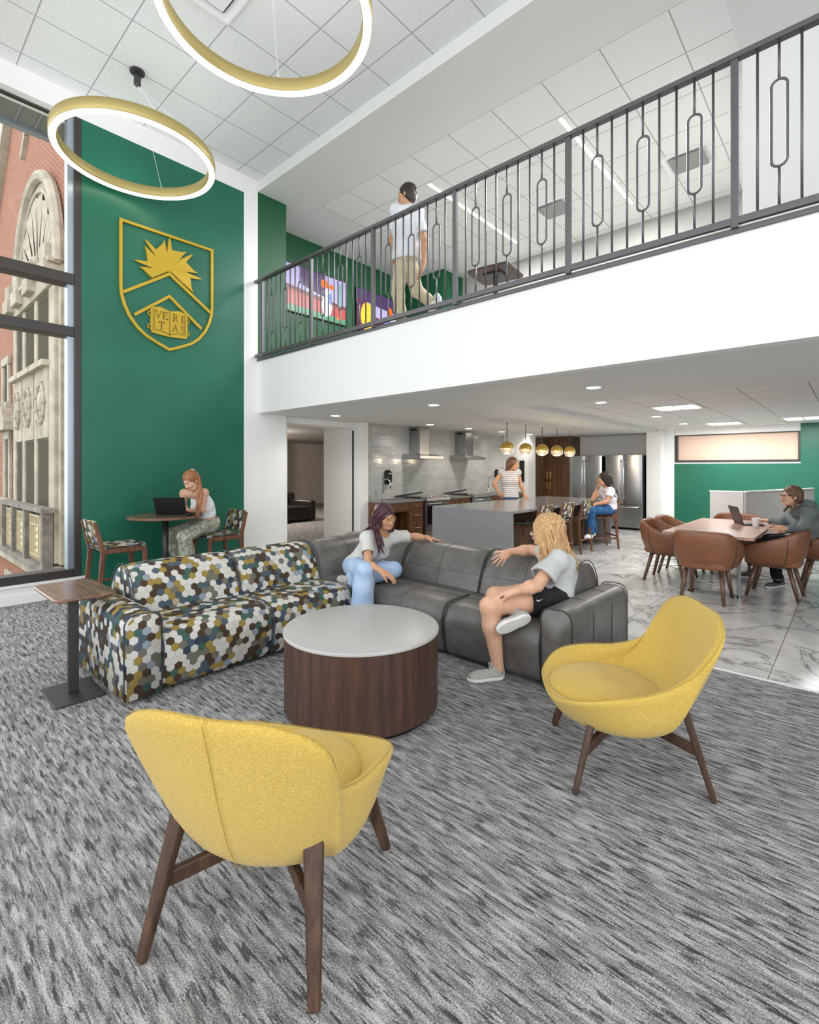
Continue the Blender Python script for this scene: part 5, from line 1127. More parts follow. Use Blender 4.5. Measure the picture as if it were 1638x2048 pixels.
def hand(S, w, d, pn, s, side=1, curl=(.25, .3, .35, .4), spread=.10, thumb=.6, th_curl=.3):
    """wrist w, direction d, palm normal pn (out of palm), side=+1 thumb on +cross side"""
    d = nrm(d); pn = nrm(pn - d * (pn @ d)); r = np.cross(d, pn) * side; A = np.array([r, d, pn]); out = []
    S.ell(w + d * .046 * s, A, np.array([.040, .052, .0155]) * s, .012 * s); S.cone(w - d * .02 * s, w + d * .02 * s, .0235 * s, .024 * s, .015 * s)
    lens = (.040, .045, .042, .034); offs = (.028, .0095, -.0095, -.027); base = (.088, .093, .089, .080)
    for i in range(4):
        p = w + (d * base[i] + r * offs[i]) * s; dd = nrm(d + r * spread * (1.5 - i)); a = curl[i]; rad = (.0088, .0090, .0086, .0076)[i] * s
        S.cone(w + (d * .05 + r * offs[i] * .8) * s, p, .010 * s, rad, .008 * s)
        for j, f in enumerate((1.0, .68, .52)):
            dd = nrm(dd * math.cos(a) + pn * math.sin(a)); q = p + dd * lens[i] * f * s; S.cone(p, q, rad * (1 - .07 * j), rad * (.93 - .07 * j), .004 * s); p = q; a = curl[i] * 1.15
            if j: dd = dd
        out.append((p, dd, rad))
    p = w + (d * .018 + r * .022 + pn * .004) * s; td = nrm(d * math.cos(thumb) + r * math.sin(thumb) + pn * .25); q = p + td * .042 * s; S.cone(p, q, .014 * s, .0115 * s, .012 * s)
    td = nrm(td + pn * th_curl - r * th_curl * .5); p2 = q + td * .032 * s; S.cone(q, p2, .0115 * s, .0100 * s, .005 * s); td = nrm(td - r * th_curl * .5); p3 = p2 + td * .025 * s; S.cone(p2, p3, .0100 * s, .0078 * s, .004 * s)
    out.append((p3, td, .008 * s)); return out
def shoe(t, heel, toe, up, s, mat, nm='shoe'):
    heel = V3(heel); toe = V3(toe); d = nrm(toe - heel); up = nrm(V3(up) - d * (V3(up) @ d)); r = np.cross(d, up); A = np.array([r, d, up]); L_ = np.linalg.norm(toe - heel)
    S = Sdf(); S.ell(heel + d * .16 * L_ + up * .045 * s, A, [.038 * s, .055 * s, .050 * s], .03); S.ell(heel + d * .50 * L_ + up * .036 * s, A, [.040 * s, .10 * s, .036 * s], .03); S.ell(heel + d * .76 * L_ + up * .030 * s, A, [.044 * s, .070 * s, .030 * s], .03)
    S.cone(heel + d * .22 * L_ + up * .05 * s, heel + d * .20 * L_ + up * .095 * s, .036 * s, .037 * s, .02); S.plane(heel + up * .012 * s, -up); V, F = S.mesh(.0055 * s)
    o = addmesh(nm, V, F, [mat], t)
    S = Sdf(); S.ell(heel + d * .20 * L_ + up * .018 * s, A, [.043 * s, .062 * s, .03 * s], .03); S.ell(heel + d * .52 * L_ + up * .016 * s, A, [.043 * s, .11 * s, .03 * s], .03); S.ell(heel + d * .76 * L_ + up * .014 * s, A, [.049 * s, .078 * s, .03 * s], .03)
    S.plane(heel, -up); S.plane(heel + up * .026 * s, up); V, F = S.mesh(.0055 * s); so = addmesh('sole', V, F, ['sole'], o); so.location = tuple(-np.array(t.location))
    b = MB()
    for k in range(4):
        c = heel + d * (.40 + .10 * k) * L_ + up * (.086 - .011 * k) * s; b.tube([tuple(c - r * .022 * s - up * .012 * s), tuple(c + up * .004), tuple(c + r * .022 * s - up * .012 * s)], .0028 * s, 5)
    c = heel + d * .38 * L_ + up * .094 * s
    for x in (-1, 1): b.tube([tuple(c + (r * x * .02 * math.sin(a) + up * .012 * (1 - math.cos(a)) + d * .006 * x) * s) for a in [2 * PI * k / 8 for k in range(9)]], .0022 * s, 5)
    l = b.build('laces', 'sole', o, smooth=True); l.location = tuple(-np.array(t.location)); return o
def frames_of(J):
    up = nrm(J['chest'] - J['pelvis']); r = nrm(J['sr'] - J['sl']); r = nrm(r - up * (r @ up)); f = np.cross(up, r); return np.array([r, f, up])
def torso(S, J, s, off=0.0, w=1.0, hipw=1.0, bust=1.0, tank=False):
    A = frames_of(J); up = A[2]; c, p = J['chest'], J['pelvis']; H_ = nrm(J['hr'] - J['hl']); Ap = np.array([H_, nrm(np.cross(up, H_)), up]); Ap[1] = nrm(np.cross(Ap[2], Ap[0]))
    o = off
    S.ell(c + up * .0 * s, A, np.array([.150 * w * s + o, .098 * s + o, .155 * s + o]), .05); S.ell(c * .45 + p * .55, A, np.array([.128 * w * s + o, .092 * s + o, .15 * s + o]), .06); S.ell(p, Ap, np.array([.158 * hipw * s + o, .115 * s + o, .115 * s + o]) * (1 if o else .84), .05)
    if tank:
        for x in ('sl', 'sr'): m = J[x] * .48 + J['neck'] * .52; S.cone(m + up * .0 * s - A[1] * .02 * s, c + (m - J['neck']) * .9 + A[1] * .06 * s, .024 * s, .03 * s, .02); S.cone(m + up * .0 * s - A[1] * .02 * s, c + (m - J['neck']) * .9 - A[1] * .06 * s, .024 * s, .03 * s, .02)
        return _bust(S, c, A, up, s, o, bust)
    S.cone(J['sl'] - up * .01 * s, J['sr'] - up * .01 * s, .052 * s + o, .052 * s + o, .05); S.cone(J['neck'] - up * .05 * s, J['sl'], .045 * s + o * .8, .048 * s + o, .03); S.cone(J['neck'] - up * .05 * s, J['sr'], .045 * s + o * .8, .048 * s + o, .03)
    return _bust(S, c, A, up, s, o, bust)
def _bust(S, c, A, up, s, o, bust):
    if bust:
        for x in (-1, 1): S.ell(c + (A[0] * x * .065 + A[1] * .075 * bust - up * .015) * s, A, np.array([.058, .050, .058]) * s + o, .03)
    return A
def limb(S, a, b, c, r1, r2, r3, k=.02, mid=1.08):
    S.cone(a, a * .5 + b * .5, r1, (r1 + r2) / 2 * 1.02, k); S.cone(a * .5 + b * .5, b, (r1 + r2) / 2 * 1.02, r2, k); m = b * .68 + c * .32; S.cone(b, m, r2, r2 * mid, k); S.cone(m, c, r2 * mid, r3, k)
P2 = lambda px, py, d: None
def at(px, py, d):   # world point at a depth along the view
    r = (px - 819) / F_PX * d; u = (936 - py) / F_PX * d; c_, s_ = math.cos(YAW), math.sin(YAW); return V3(c_ * r - s_ * d, s_ * r + c_ * d, 1.5 + u)
def person(label, loc): return thing('person', label, 'person', tuple(loc))
def haircap(S, H, A, s, face=True, vol=.014, back=0.0):
    def L(r, f, u): return H + s * (A[0] * r + A[1] * f + A[2] * u)
    S.ell(L(0, -.018 - back * .5, .042), A, (np.array([.078, .094, .088]) + vol + np.array([0, back * .5, 0])) * s, .02); S.ell(L(0, -.045, -.01), A, (np.array([.070, .060, .080]) + vol) * s, .03)
    S.ell(L(0, .105, -.028), A, np.array([.072, .075, .088]) * s, .012, True)
    return L
CR = V3(math.cos(YAW), math.sin(YAW), 0); CF = V3(-math.sin(YAW), math.cos(YAW), 0); CU = V3(0, 0, 1)
def cd(r, f, u): return nrm(CR * r + CF * f + CU * u)
# every lock: start on the scalp, follow the head down to a tip
def scalp(L, az, el):      # az 0 = front, 90 = right ; returns scalp point
    a, e = math.radians(az), math.radians(el); return L(.082 * math.cos(e) * math.sin(a), -.016 + .100 * math.cos(e) * math.cos(a), .040 + .094 * math.sin(e))
# ---------------- person with dark purple hair on the grey sofa
def person_purple():
    s = .97; J = dict(pelvis=at(717, 1131, 4.90), chest=at(750, 1092, 4.80), neck=at(764, 1067, 4.74), sr=at(735, 1076, 4.66), sl=at(786, 1073, 4.86), hr=at(707, 1133, 4.83), hl=at(728, 1134, 4.98))
    t = person('person with long dark purple hair, pale T-shirt and light jeans on grey sofa', at(722, 1270, 4.5) * V3(1, 1, 0))
    H = at(771, 1034.5, 4.66); A = frame(cd(.52, -.80, -.24), cd(-.30, 0, 1)); S = Sdf(); h = .006
    L = head(S, H, A, s); S.cone(L(0, -.015, -.06), J['neck'], .050 * s, .052 * s, .03); torso(S, J, s, 0)
    er, wrr = at(736, 1128, 4.44), at(761, 1141, 4.31); el, wl_ = at(829, 1073, 5.02), at(853, 1075.5, 5.02)
    limb(S, J['sr'], er, wrr, .044 * s, .034 * s, .023 * s); limb(S, J['sl'], el, wl_, .044 * s, .033 * s, .023 * s)
    n1 = hand(S, wrr, at(786, 1154, 4.30) - wrr, cd(.2, .3, -1), s, side=-1, curl=(.28, .3, .3, .32), thumb=.45); n2 = hand(S, wl_, at(880, 1080, 4.98) - wl_, V3(0, 0, -1) - CF * .1, s, side=-1, curl=(.08, .10, .12, .14), thumb=.5)
    V, F = S.mesh(h); body = addmesh('body', V, F, ['skin_b'], t); facebits(L, A, s, body, t, 'hair_brown', 'brass')
    b = MB()
    for p, d, r in n1 + n2: b.sphere(tuple(p - d * r * .1), r * .92, 8, 6)
    b.build('fingernails', 'nail', t, smooth=True, world=True)
    S = Sdf(); torso(S, J, s, .020, 1.05, 1.0, .9)
    up = nrm(J['chest'] - J['pelvis']); S.plane(J['pelvis'] + up * .0, -up); S.ell(J['neck'] + up * .035 * s, np.eye(3), [.070 * s] * 3, .01, True)
    for sh, e in ((J['sr'], er), (J['sl'], el)): q_ = sh * .38 + e * .62; S.flat(sh + nrm(sh - e) * .02, q_, .058 * s, .070 * s, .03); S.cone(q_ + nrm(sh - e) * .03, q_ + nrm(e - sh) * .08, .049 * s, .052 * s, .004, True)
    V, F = S.mesh(h, wr(.004)); addmesh('t_shirt', V, F, ['tee_print'], t); MAT['_print_node'].inputs[1].default_value = tuple(at(762, 1124, 4.62) - np.array(t.location))
    # printed line drawing on the shirt front
    S = Sdf(); kr, ar = at(730, 1142, 4.40), at(719, 1250, 4.36); kl, al = at(786, 1141, 4.66), at(708, 1156, 4.62)
    S.ell(J['pelvis'], np.eye(3), np.array([.165, .15, .13]) * s, .05); S.plane(J['pelvis'] + up * .10, up); S.cone(J['hr'], kr, .105 * s, .088 * s, .04); S.flat(kr, ar - CU * .03, .092 * s, .112 * s, .03); S.cone(J['hl'], kl, .10 * s, .080 * s, .04); S.cone(kl, al, .082 * s, .085 * s, .02)
    V, F = S.mesh(.0065, wr(.007, 20)); addmesh('jeans', V, F, ['jeans_light'], t)
    shoe(t, at(706, 1170, 4.62), at(682, 1160, 4.72), cd(.1, -.9, .5), s * .95, 'shoe'); f = at(716, 1276, 4.40) * V3(1, 1, 0); shoe(t, f - cd(-.2, -1, 0) * .08, f + cd(-.2, -1, 0) * .17, (0, 0, 1), s, 'shoe')
    # hair
    S = Sdf(); haircap(S, H, A, s, vol=.016, back=.01); S.ell(L(-.01, -.05, -.08), A, np.array([.085, .05, .11]) * s, .03); S.ell(L(0, .115, -.03), A, np.array([.070, .075, .092]) * s, .012, True)
    V, F = S.mesh(.006, lambda X, Y, Z: .004 * np.sin(90 * X + 50 * Y + 14 * np.sin(9 * Z))); hr = addmesh('hair', V, F, ['hair_purple'], t)
    R = []; rg = random.Random(3)
    for k in range(90):   # right side (screen left): falls in front of shoulder and down the back
        az = rg.uniform(25, 170); p0 = scalp(L, az, rg.uniform(15, 75)); p1 = L(.088 + rg.uniform(0, .015), -.05 + .09 * math.cos(math.radians(az)), -.06)
        if k % 2: tip = at(rg.uniform(755, 771), rg.uniform(1085, 1112), 4.52); mid = at(rg.uniform(748, 760), 1068, 4.56)
        else: tip = at(rg.uniform(722, 742), rg.uniform(1062, 1082), 4.78); mid = at(rg.uniform(738, 750), 1052, 4.72)
        R.append([p0, p1, mid, tip])
    for k in range(44):
        az = -rg.uniform(30, 150); p0 = scalp(L, az, rg.uniform(10, 75)); p1 = L(-.088 - rg.uniform(0, .012), -.02 + .05 * math.cos(math.radians(az)), -.05)
        R.append([p0, p1, at(rg.uniform(783, 788), 1050, 4.72), at(rg.uniform(778, 789), rg.uniform(1060, 1068), 4.72)])
    for k in range(16): az = rg.uniform(-80, 80); e_ = rg.uniform(45, 80); sd = 1 if az > 0 else -1; R.append([scalp(L, az * .3, 80), scalp(L, az, 55), scalp(L, sd * 88, 30), L(sd * .09, .0, -.06)])
    locks('hair_locks', R, 'hair_purple', t, .010, .010, 5, 12, 4)
    b = MB()      # bracelet on the wrist over the sofa back
    dd = nrm(wl_ - el); a_, b__ = nrm(np.cross(dd, CU)), nrm(np.cross(np.cross(dd, CU), dd)); b.tube([tuple(wl_ - dd * .02 + (a_ * math.cos(x) + b__ * math.sin(x)) * .028) for x in [2 * PI * k / 16 for k in range(16)]], .0025, 5, closed=True); b.build('bracelet', 'steel', t, world=True)
person_purple()
# ---------------- blonde person on the grey sofa
def person_blonde():
    s = 1.0; J = dict(pelvis=at(1108, 1191, 3.78), chest=at(1120, 1140, 3.82), neck=at(1104, 1098, 3.82), sl=at(1113, 1119, 3.65), sr=at(1104, 1108, 4.00), hl=at(1108, 1194, 3.70), hr=at(1096, 1190, 3.88))
    t = person('person with long blonde hair in a grey T-shirt and black shorts on the grey sofa', V3(-1.75, 3.2, 0)); h = .006
    H = at(1091, 1063, 3.80); A = frame(cd(-.93, .30, .02)); S = Sdf(); L = head(S, H, A, s * .97); S.cone(L(0, -.015, -.06), J['neck'], .052 * s, .055 * s, .03); torso(S, J, s, 0, 1.15, 1.12)
    el, wl_ = at(1074, 1171, 3.50), at(1030, 1183, 3.44); er, wrr = at(1062, 1100, 4.17), at(1019, 1104, 4.15)
    limb(S, J['sl'], el, wl_, .055 * s, .044 * s, .026 * s); limb(S, J['sr'], er, wrr, .05 * s, .042 * s, .026 * s)
    hand(S, wl_, at(1000, 1186, 3.50) - wl_, cd(-.1, .5, -1), s, side=1, curl=(.3, .3, .35, .35), thumb=.3); hand(S, wrr, at(994, 1123, 4.05) - wrr, cd(-.3, .55, -.75), s, side=-1, curl=(.15, .22, .28, .35), spread=.16, thumb=.75, th_curl=.1)
    kl, al = at(979, 1213, 3.50), at(996, 1336, 3.52); kr, ar = at(990, 1192, 3.74), at(1046, 1238, 3.52)
    limb(S, J['hl'], kl, al, .105 * s, .066 * s, .040 * s, .03, 1.0); limb(S, J['hr'], kr, ar, .10 * s, .064 * s, .036 * s, .03, 1.0); S.cone(al, al - CU * .06 + CR * -.02, .038, .042)
    V, F = S.mesh(h); body = addmesh('body', V, F, ['skin_a'], t); facebits(L, A, s * .97, body, t, 'brow', 'black')
    S = Sdf(); A_ = torso(S, J, s, .026, 1.2, 1.12, .9); up = A_[2]; S.plane(J['pelvis'] + up * .015, -up); S.ell(J['neck'] + up * .045, np.eye(3), [.075] * 3, .01, True)
    S.flat(J['sl'] + nrm(J['sl'] - el) * .03, J['sl'] * .30 + el * .70, .072 * s, .098 * s, .03); q_ = J['sl'] * .30 + el * .70; S.cone(q_ + nrm(J['sl'] - el) * .05, q_ + nrm(el - J['sl']) * .09, .080 * s, .084 * s, .004, True); S.flat(J['sr'] + nrm(J['sr'] - er) * .03, J['sr'] * .5 + er * .5, .068 * s, .085 * s, .03)
    V, F = S.mesh(h, wr(.005, 22)); addmesh('t_shirt', V, F, ['tee_grey'], t)
    S = Sdf(); S.ell(J['pelvis'], A_, np.array([.19, .15, .13]) * s, .05); S.plane(J['pelvis'] + up * .09, up); S.flat(J['hl'] + CR * .02, J['hl'] * .56 + kl * .44, .128, .125, .04); S.flat(J['hr'], J['hr'] * .55 + kr * .45, .115, .10, .04)
    V, F = S.mesh(h, wr(.004, 24)); addmesh('shorts', V, F, ['shorts'], t)
    # small white tick mark on the near leg of the shorts
    pm = J['hl'] * .60 + kl * .40 ; pd = nrm(kl - J['hl']); nv = nrm(-CF - pd * (-CF @ pd)); tv = nrm(np.cross(nv, pd)); tv = tv if tv[2] > 0 else -tv; b = MB(); out = []
    for x, z in ((-.028, .010), (-.030, .002), (-.024, -.006), (-.012, -.006), (.030, .012), (-.010, .001), (-.020, .003)): out.append(tuple(pm + nv * .137 - pd * x * 1.0 + tv * (z + .035) ))
    i = len(b.v); b.v += out; b.face(range(i, i + 7)); b.build('tick_mark', 'sole', t, world=True)
    shoe(t, at(1006, 1357, 3.525) * V3(1, 1, 0) + CU * .002, at(938, 1362, 3.475) * V3(1, 1, 0) + CU * .002, (0, 0, 1), s, 'shoe')
    b = MB(); b.lathe([(.042, 0), (.041, .035)], 20, c=tuple(al - CU * .03), caps=(False, False)); b.build('sock', 'shorts', t, smooth=True, world=True)
    shoe(t, at(1060, 1238, 3.42), at(1000, 1262, 3.38), cd(.25, .85, .45), s, 'shoe')
    S = Sdf(); haircap(S, H, A, s, vol=.020, back=.02); S.ell(L(0, -.07, -.06), A, np.array([.085, .06, .12]) * s, .03); S.ell(L(0, .125, -.02), A, np.array([.085, .070, .105]) * s, .012, True); V, F = S.mesh(h, lambda X, Y, Z: .004 * np.sin(100 * (X + Y) + 10 * np.sin(8 * Z))); addmesh('hair', V, F, ['hair_blonde'], t)
    R = []; rg = random.Random(5)
    for k in range(150):
        u = rg.random(); az = -(22 + 150 * u); p0 = scalp(L, az * .8, rg.uniform(25, 85)); p1 = scalp(L, az, 5) * 1.0 + (scalp(L, az, 5) - H) * .12
        tx = 1072 + 88 * u ** .8; ty = rg.uniform(1106, 1134) if u < .55 else rg.uniform(1120, 1152); dd = 3.58 + .12 * u; R.append([p0, p1, at(1078 + 60 * u, 1092, dd + .03), at(tx, ty, dd)])
    for k in range(60): az = rg.uniform(30, 170); R.append([scalp(L, az, 60), scalp(L, az, 0), L(.09, -.06 + .1 * math.cos(math.radians(az)), -.10), at(rg.uniform(1085, 1150), rg.uniform(1100, 1125), 4.0)])
    for k in range(50): az = rg.uniform(-175, 175); R.append([scalp(L, 0, 88), scalp(L, az, 62), scalp(L, az, 25), scalp(L, az, -10)] if abs(az) > 60 else [scalp(L, 0, 88), scalp(L, -60, 60), scalp(L, -95, 20), L(-.09, -.01, -.08)])
    locks('hair_locks', R, 'hair_blonde', t, .0095, .009, 9, 12, 3.2)
person_blonde()
# ---------------- generic simpler people farther away
def simple(label, loc, s, H, Af, J, arms, legs, cl, hair, h=.009, skin='skin_a', glasses=None, hands=((1, (0, 0, -1), None), (1, (0, 0, -1), None)), w=1.0, sleeve=None, top_off=.02, hem=0.0, bust=1.0, pants_r=(.095, .075, .06), shoes=None, sleeveless=False, shoe_m='shoe_dark'):
    t = person(label, loc); A = Af; S = Sdf(); L = head(S, H, A, s); S.cone(L(0, -.015, -.06), J['neck'], .050 * s, .052 * s, .03); torso(S, J, s, 0, w, 1.0, bust)
    for (sh, e, wt), (side, pn, tgt), cu in zip(((J['sl'], arms[0], arms[1]), (J['sr'], arms[2], arms[3])), hands, (0, 1)):
        limb(S, sh, e, wt, .044 * s, .036 * s, .024 * s); d = (tgt - wt) if tgt is not None else (wt - e); hand(S, wt, d, V3(pn), s * 1.05, side=side, curl=(.3, .35, .4, .45))
    for hp, k_, a_ in ((J['hl'], legs[0], legs[1]), (J['hr'], legs[2], legs[3])): limb(S, hp, k_, a_, .07 * s, .05 * s, .034 * s)
    V, F = S.mesh(h); body = addmesh('body', V, F, [skin], t); facebits(L, A, s, body, t, hair, glasses)
    S = Sdf(); A_ = torso(S, J, s, top_off, w * 1.04, 1.05, bust, sleeveless == 'tank'); up = A_[2]; S.plane(J['pelvis'] + up * hem, -up); S.ell(J['neck'] + up * .04, np.eye(3), [.068 * s] * 3, .01, True)
    for sh, e, wt in ((J['sl'], arms[0], arms[1]), (J['sr'], arms[2], arms[3])):
        if sleeveless == 'tank': continue
        if sleeveless: S.ell(sh + nrm(e - sh) * .075 + nrm(sh - J['neck']) * .035, np.eye(3), [.05 * s] * 3, .01, True)
        elif sleeve == 'long': S.cone(sh, e, .070 * s, .062 * s, .03); S.flat(e, e * .06 + wt * .94, .062 * s, .045 * s, .03)
        elif sleeve: S.flat(sh + nrm(sh - e) * .02, sh * (1 - sleeve) + e * sleeve, .06 * s, .068 * s, .03)
    V, F = S.mesh(h * .9, wr(.004)); addmesh('top', V, F, [cl[0]], t)
    S = Sdf(); S.ell(J['pelvis'], A_, np.array([.168, .13, .12]) * s, .05); S.plane(J['pelvis'] + up * .11, up)
    for hp, k_, a_ in ((J['hl'], legs[0], legs[1]), (J['hr'], legs[2], legs[3])): S.cone(hp, k_, pants_r[0] * s, pants_r[1] * s, .03); S.flat(k_, a_, pants_r[1] * s, pants_r[2] * s, .02)
    V, F = S.mesh(h, wr(.005, 22)); addmesh('trousers', V, F, [cl[1]], t)
    if shoes:
        for hl_, to_, up_ in shoes: shoe(t, hl_, to_, up_, s, shoe_m)
    return t, L, A_
def fl(px, py): d = F_PX * 1.5 / (py - 936); return at(px, py, d)
# laptop person at the green wall
s = 1.0; J = dict(pelvis=at(417, 1047, 6.44), chest=at(407, 1010, 6.34), neck=at(393, 983, 6.24), sl=at(408, 985, 6.16), sr=at(368, 986, 6.38), hl=at(413, 1050, 6.38), hr=at(407, 1048, 6.52))
H = at(383, 962, 6.13); A = frame(cd(-.32, -.80, -.50), cd(-.1, 0, 1))
t, L, A_ = simple('person with long ponytail and white tank top working on laptop at green wall', at(400, 1190, 6.3) * V3(1, 1, 0), s, H, A, J,
    (at(405, 1019, 6.12), at(384, 1021, 6.20), at(366, 1013, 6.34), at(376, 1022, 6.28)), (at(369, 1072, 6.02), at(379, 1140, 6.12), at(346, 1067, 6.32), at(358, 1130, 6.34)), ('white_cloth', 'camo'), 'hair_auburn', .008,
    hands=((-1, (0, 0, -1), at(372, 1021, 6.3)), (1, (0, 0, -1), at(384, 1023, 6.34))), sleeveless='tank', top_off=.010, hem=.13, pants_r=(.10, .085, .085), w=.95, shoes=((at(382, 1152, 6.15), at(366, 1156, 5.98), (0, 0, 1)), (at(360, 1142, 6.36), at(345, 1146, 6.18), (0, 0, 1))), shoe_m='shoe')
S = Sdf(); haircap(S, H, A, s, vol=.010); V, F = S.mesh(.007); addmesh('hair', V, F, ['hair_auburn'], t); R = []; rg = random.Random(8)
for k in range(26): R.append([L(rg.uniform(-.05, .05), -.07, .10), L(-.088, -.05, .0), at(rg.uniform(394, 404), 1000, 6.02), at(rg.uniform(390, 399), rg.uniform(1018, 1040), 6.02)])
locks('ponytail', R, 'hair_auburn', t, .014, .006, 4); b = MB(); b.sphere(tuple(L(0, -.085, .105)), (.03, .03, .02), 10, 8); b.build('hair_tie', 'white_cloth', t, smooth=True, world=True)
# standing person in the striped top
J = dict(pelvis=at(1019, 992, 9.95), chest=at(1019, 960, 9.95), neck=at(1020, 942.5, 9.95), sr=at(1003, 945, 9.93), sl=at(1035, 945, 9.97), hr=at(1012, 995, 9.95), hl=at(1026, 995, 9.95)); H = at(1026, 928.5, 9.9); A = frame(cd(.80, -.55, -.08))
t, L, A_ = simple('person standing behind the island in a white striped sleeveless top', at(1019, 1085, 9.95) * V3(1, 1, 0), 1.0, H, A, J,
    (at(1041, 967, 9.98), at(1048, 989, 9.98), at(988.5, 968, 9.85), at(996, 984, 9.80)), (at(1027, 1035, 9.95), at(1027, 1076, 9.97), at(1011, 1035, 9.95), at(1011, 1076, 9.97)), ('stripe', 'jeans'), 'hair_brown', .009, skin='skin_b', glasses='brass',
    hands=((1, (0, 0, -1), at(1054, 994.5, 9.85)), (-1, CF, at(1003, 991, 9.80))), sleeveless=True, top_off=.022, hem=-.02, w=1.05, pants_r=(.09, .07, .06))
S = Sdf(); haircap(S, H, A, 1.0, vol=.02, back=.01); V, F = S.mesh(.008); addmesh('hair', V, F, ['hair_brown'], t); R = []
for k in range(44): az = rg.choice((-1, 1)) * rg.uniform(92, 178); R.append([scalp(L, az * .7, 70), scalp(L, az, 10), L(.11 * math.sin(math.radians(az)), -.05 + .07 * math.cos(math.radians(az)), -.07), L(.13 * math.sin(math.radians(az)), -.07 + .06 * math.cos(math.radians(az)), -.135)])
locks('hair_locks', R, 'hair_brown', t, .017, .012, 6)
# seated person in white lace at the island
J = dict(pelvis=at(1219, 1016, 9.25), chest=at(1219, 992, 9.22), neck=at(1213, 974, 9.15), sl=at(1221, 982, 9.02), sr=at(1210, 980, 9.34), hl=at(1217, 1019, 9.15), hr=at(1215, 1017, 9.33)); H = at(1207.5, 959, 9.1); A = frame(cd(-.97, .15, .05))
t, L, A_ = simple('person with long dark curly hair in a white top and jeans seated at the island', at(1212, 1092, 9.3) * V3(1, 1, 0), 1.0, H, A, J,
    (at(1215, 1003, 8.95), at(1192, 1008, 8.95), at(1186, 998, 9.22), at(1195, 976, 9.22)), (at(1182, 1020, 8.92), at(1180, 1068, 9.0), at(1186, 1017, 9.18), at(1186, 1064, 9.2)), ('lace', 'jeans'), 'hair_dark', .009, skin='skin_b',
    hands=((1, (0, 0, -1), None), (1, CR, at(1200, 966, 9.14))), sleeve=.55, top_off=.025, hem=.0, pants_r=(.10, .08, .07), shoes=((at(1183, 1075, 9.0), at(1171, 1078, 8.85), (0, 0, 1)), (at(1188, 1071, 9.2), at(1176, 1074, 9.1), (0, 0, 1))), shoe_m='white_cloth')
S = Sdf(); haircap(S, H, A, 1.0, vol=.02, back=.02); V, F = S.mesh(.008); addmesh('hair', V, F, ['hair_dark'], t); R = []
for k in range(60): az = -rg.uniform(50, 250); R.append([scalp(L, az * .7, 70), scalp(L, az, 10), at(rg.uniform(1217, 1226), 974, 9.1 + rg.uniform(-.06, .2)), at(rg.uniform(1224, 1236), rg.uniform(982, 998), 9.1 + rg.uniform(-.08, .2))])
locks('hair_locks', R, 'hair_dark', t, .018, .022, 7, 16, 9)
# hoodie person
J = dict(pelvis=at(1617, 1080, 6.22), chest=at(1611, 1043, 6.15), neck=at(1596, 1015, 6.1), sl=at(1617, 1026, 5.94), sr=at(1596, 1022, 6.28), hl=at(1610, 1084, 6.12), hr=at(1606, 1080, 6.32)); H = at(1583, 993, 6.08); A = frame(cd(-.95, .25, .02))
kl_, al_ = at(1538, 1082, 5.9), at(1557, 1161, 6.15)
t, L, A_ = simple('person in grey green hoodie and dark glasses sitting at the dining table', V3(-.5, 7.9, 0), 1.0, H, A, J,
    (at(1607, 1062, 5.76), at(1570, 1058, 5.74), at(1562, 1046, 6.38), at(1536, 1042, 6.48)), (kl_, al_, at(1540, 1078, 6.3), at(1500, 1124, 6.75)), ('hoodie', 'trouser_black'), 'hair_brown', .0075, glasses='black',
    hands=((1, CF, None), (-1, (0, 0, -1), None)), sleeve='long', top_off=.045, hem=-.02, w=1.1, pants_r=(.10, .075, .06), shoes=((fl(1568, 1172) , fl(1530, 1177), (0, 0, 1)), (at(1506, 1136, 6.75) * V3(1, 1, 0), at(1478, 1138, 6.8) * V3(1, 1, 0), (0, 0, 1))))
S = Sdf(); S.ell(J['neck'] + CR * .09 + CU * .015, np.eye(3), [.125, .125, .085], .03); S.ell(J['neck'] + CU * .02, np.eye(3), [.09, .09, .05], .03); S.ell(J['neck'] + CU * .05 - CR * .04, np.eye(3), [.06, .06, .07], .02, True); V, F = S.mesh(.008, wr(.004, 30)); addmesh('hood', V, F, ['hoodie'], t)
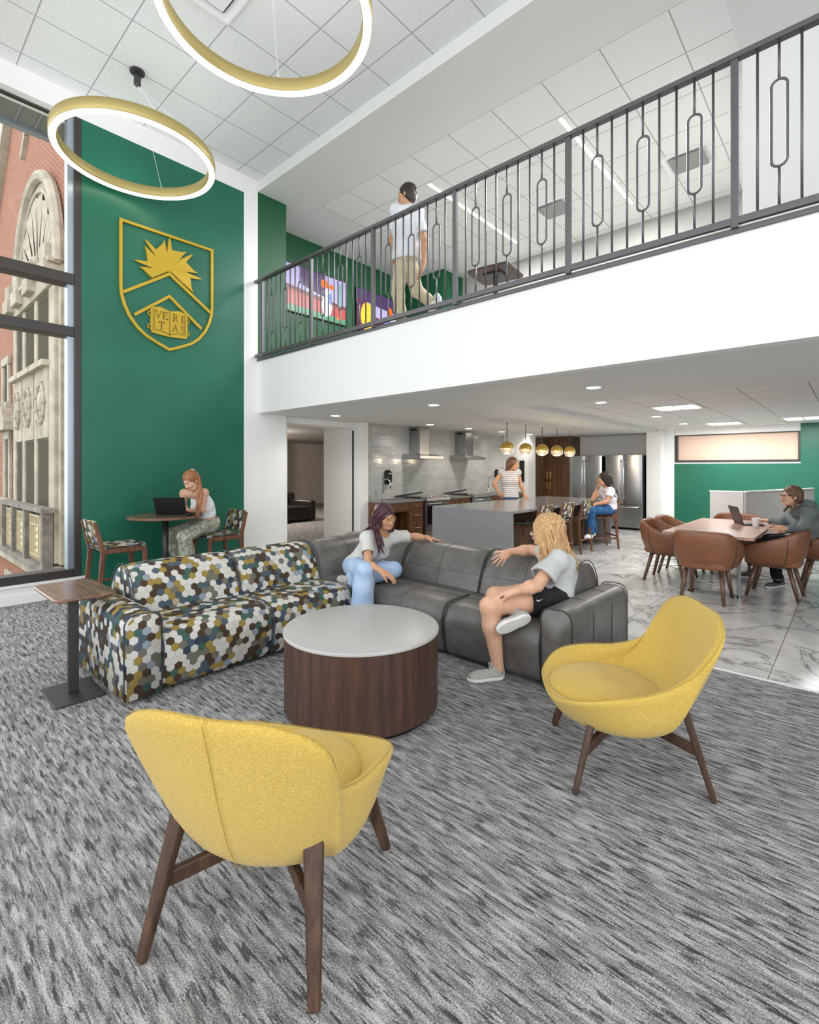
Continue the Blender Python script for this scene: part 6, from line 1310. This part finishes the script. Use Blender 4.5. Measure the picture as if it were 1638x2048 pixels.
S = Sdf(); haircap(S, H, A, 1.0, vol=.010); V, F = S.mesh(.007, lambda X, Y, Z: .003 * np.sin(140 * (X + Y))); addmesh('hair', V, F, ['hair_brown'], t); b = MB()
for x, p_ in ((-1, (at(1592, 1005, 5.98), at(1590, 1016, 5.93), at(1581, 1024, 5.90))), (1, (at(1578, 1010, 6.18), at(1572, 1016, 6.12), at(1569, 1021, 6.08)))):
    for k in range(9): u = k / 8; q = p_[0] * (1 - u) ** 2 + p_[1] * 2 * u * (1 - u) + p_[2] * u * u; b.sphere(tuple(q), .019 - .004 * u, 8, 6)
b.build('braids', 'hair_brown', t, smooth=True, world=True)
# walking person on the balcony
J = dict(pelvis=at(812, 512, 6.1), chest=at(812, 455, 6.1), neck=at(815, 414, 6.08), sl=at(794, 421, 6.2), sr=at(833, 423, 5.98), hl=at(806, 516, 6.12), hr=at(818, 516, 6.08)); H = at(814, 391, 6.08); A = frame(cd(-.90, .42, -.02))
t, L, A_ = simple('person with short dark hair in a white shirt and khaki trousers walking on the balcony', at(812, 660, 6.1) * V3(1, 1, 0) + CU * 3.14, 1.06, H, A, J,
    (at(785, 476, 6.22), at(786, 514, 6.14), at(849, 482, 5.92), at(847, 528, 5.90)), (at(795, 577, 6.04), at(803, 640, 6.06), at(832, 580, 6.14), at(864, 607, 6.26)), ('white_cloth', 'khaki'), 'hair_brown', .008, skin='skin_b',
    hands=((1, CR, at(785, 540, 6.12)), (1, -CR, at(843, 552, 5.9))), sleeve=.75, top_off=.032, hem=-.06, bust=0, w=1.12, pants_r=(.095, .08, .065), shoes=((at(808, 668, 6.08) * V3(1, 1, 0) + CU * 3.142, at(780, 655, 6.05) * V3(1, 1, 0) + CU * 3.142, (0, 0, 1)), (at(880, 603, 6.30), at(860, 622, 6.2), cd(.5, .2, .8))), shoe_m='white_cloth')
S = Sdf(); haircap(S, H, A, 1.06, vol=.012, back=.0); V, F = S.mesh(.007, lambda X, Y, Z: .004 * np.sin(110 * X + 60 * Z) * np.sin(90 * Y)); addmesh('hair', V, F, ['hair_dark'], t)
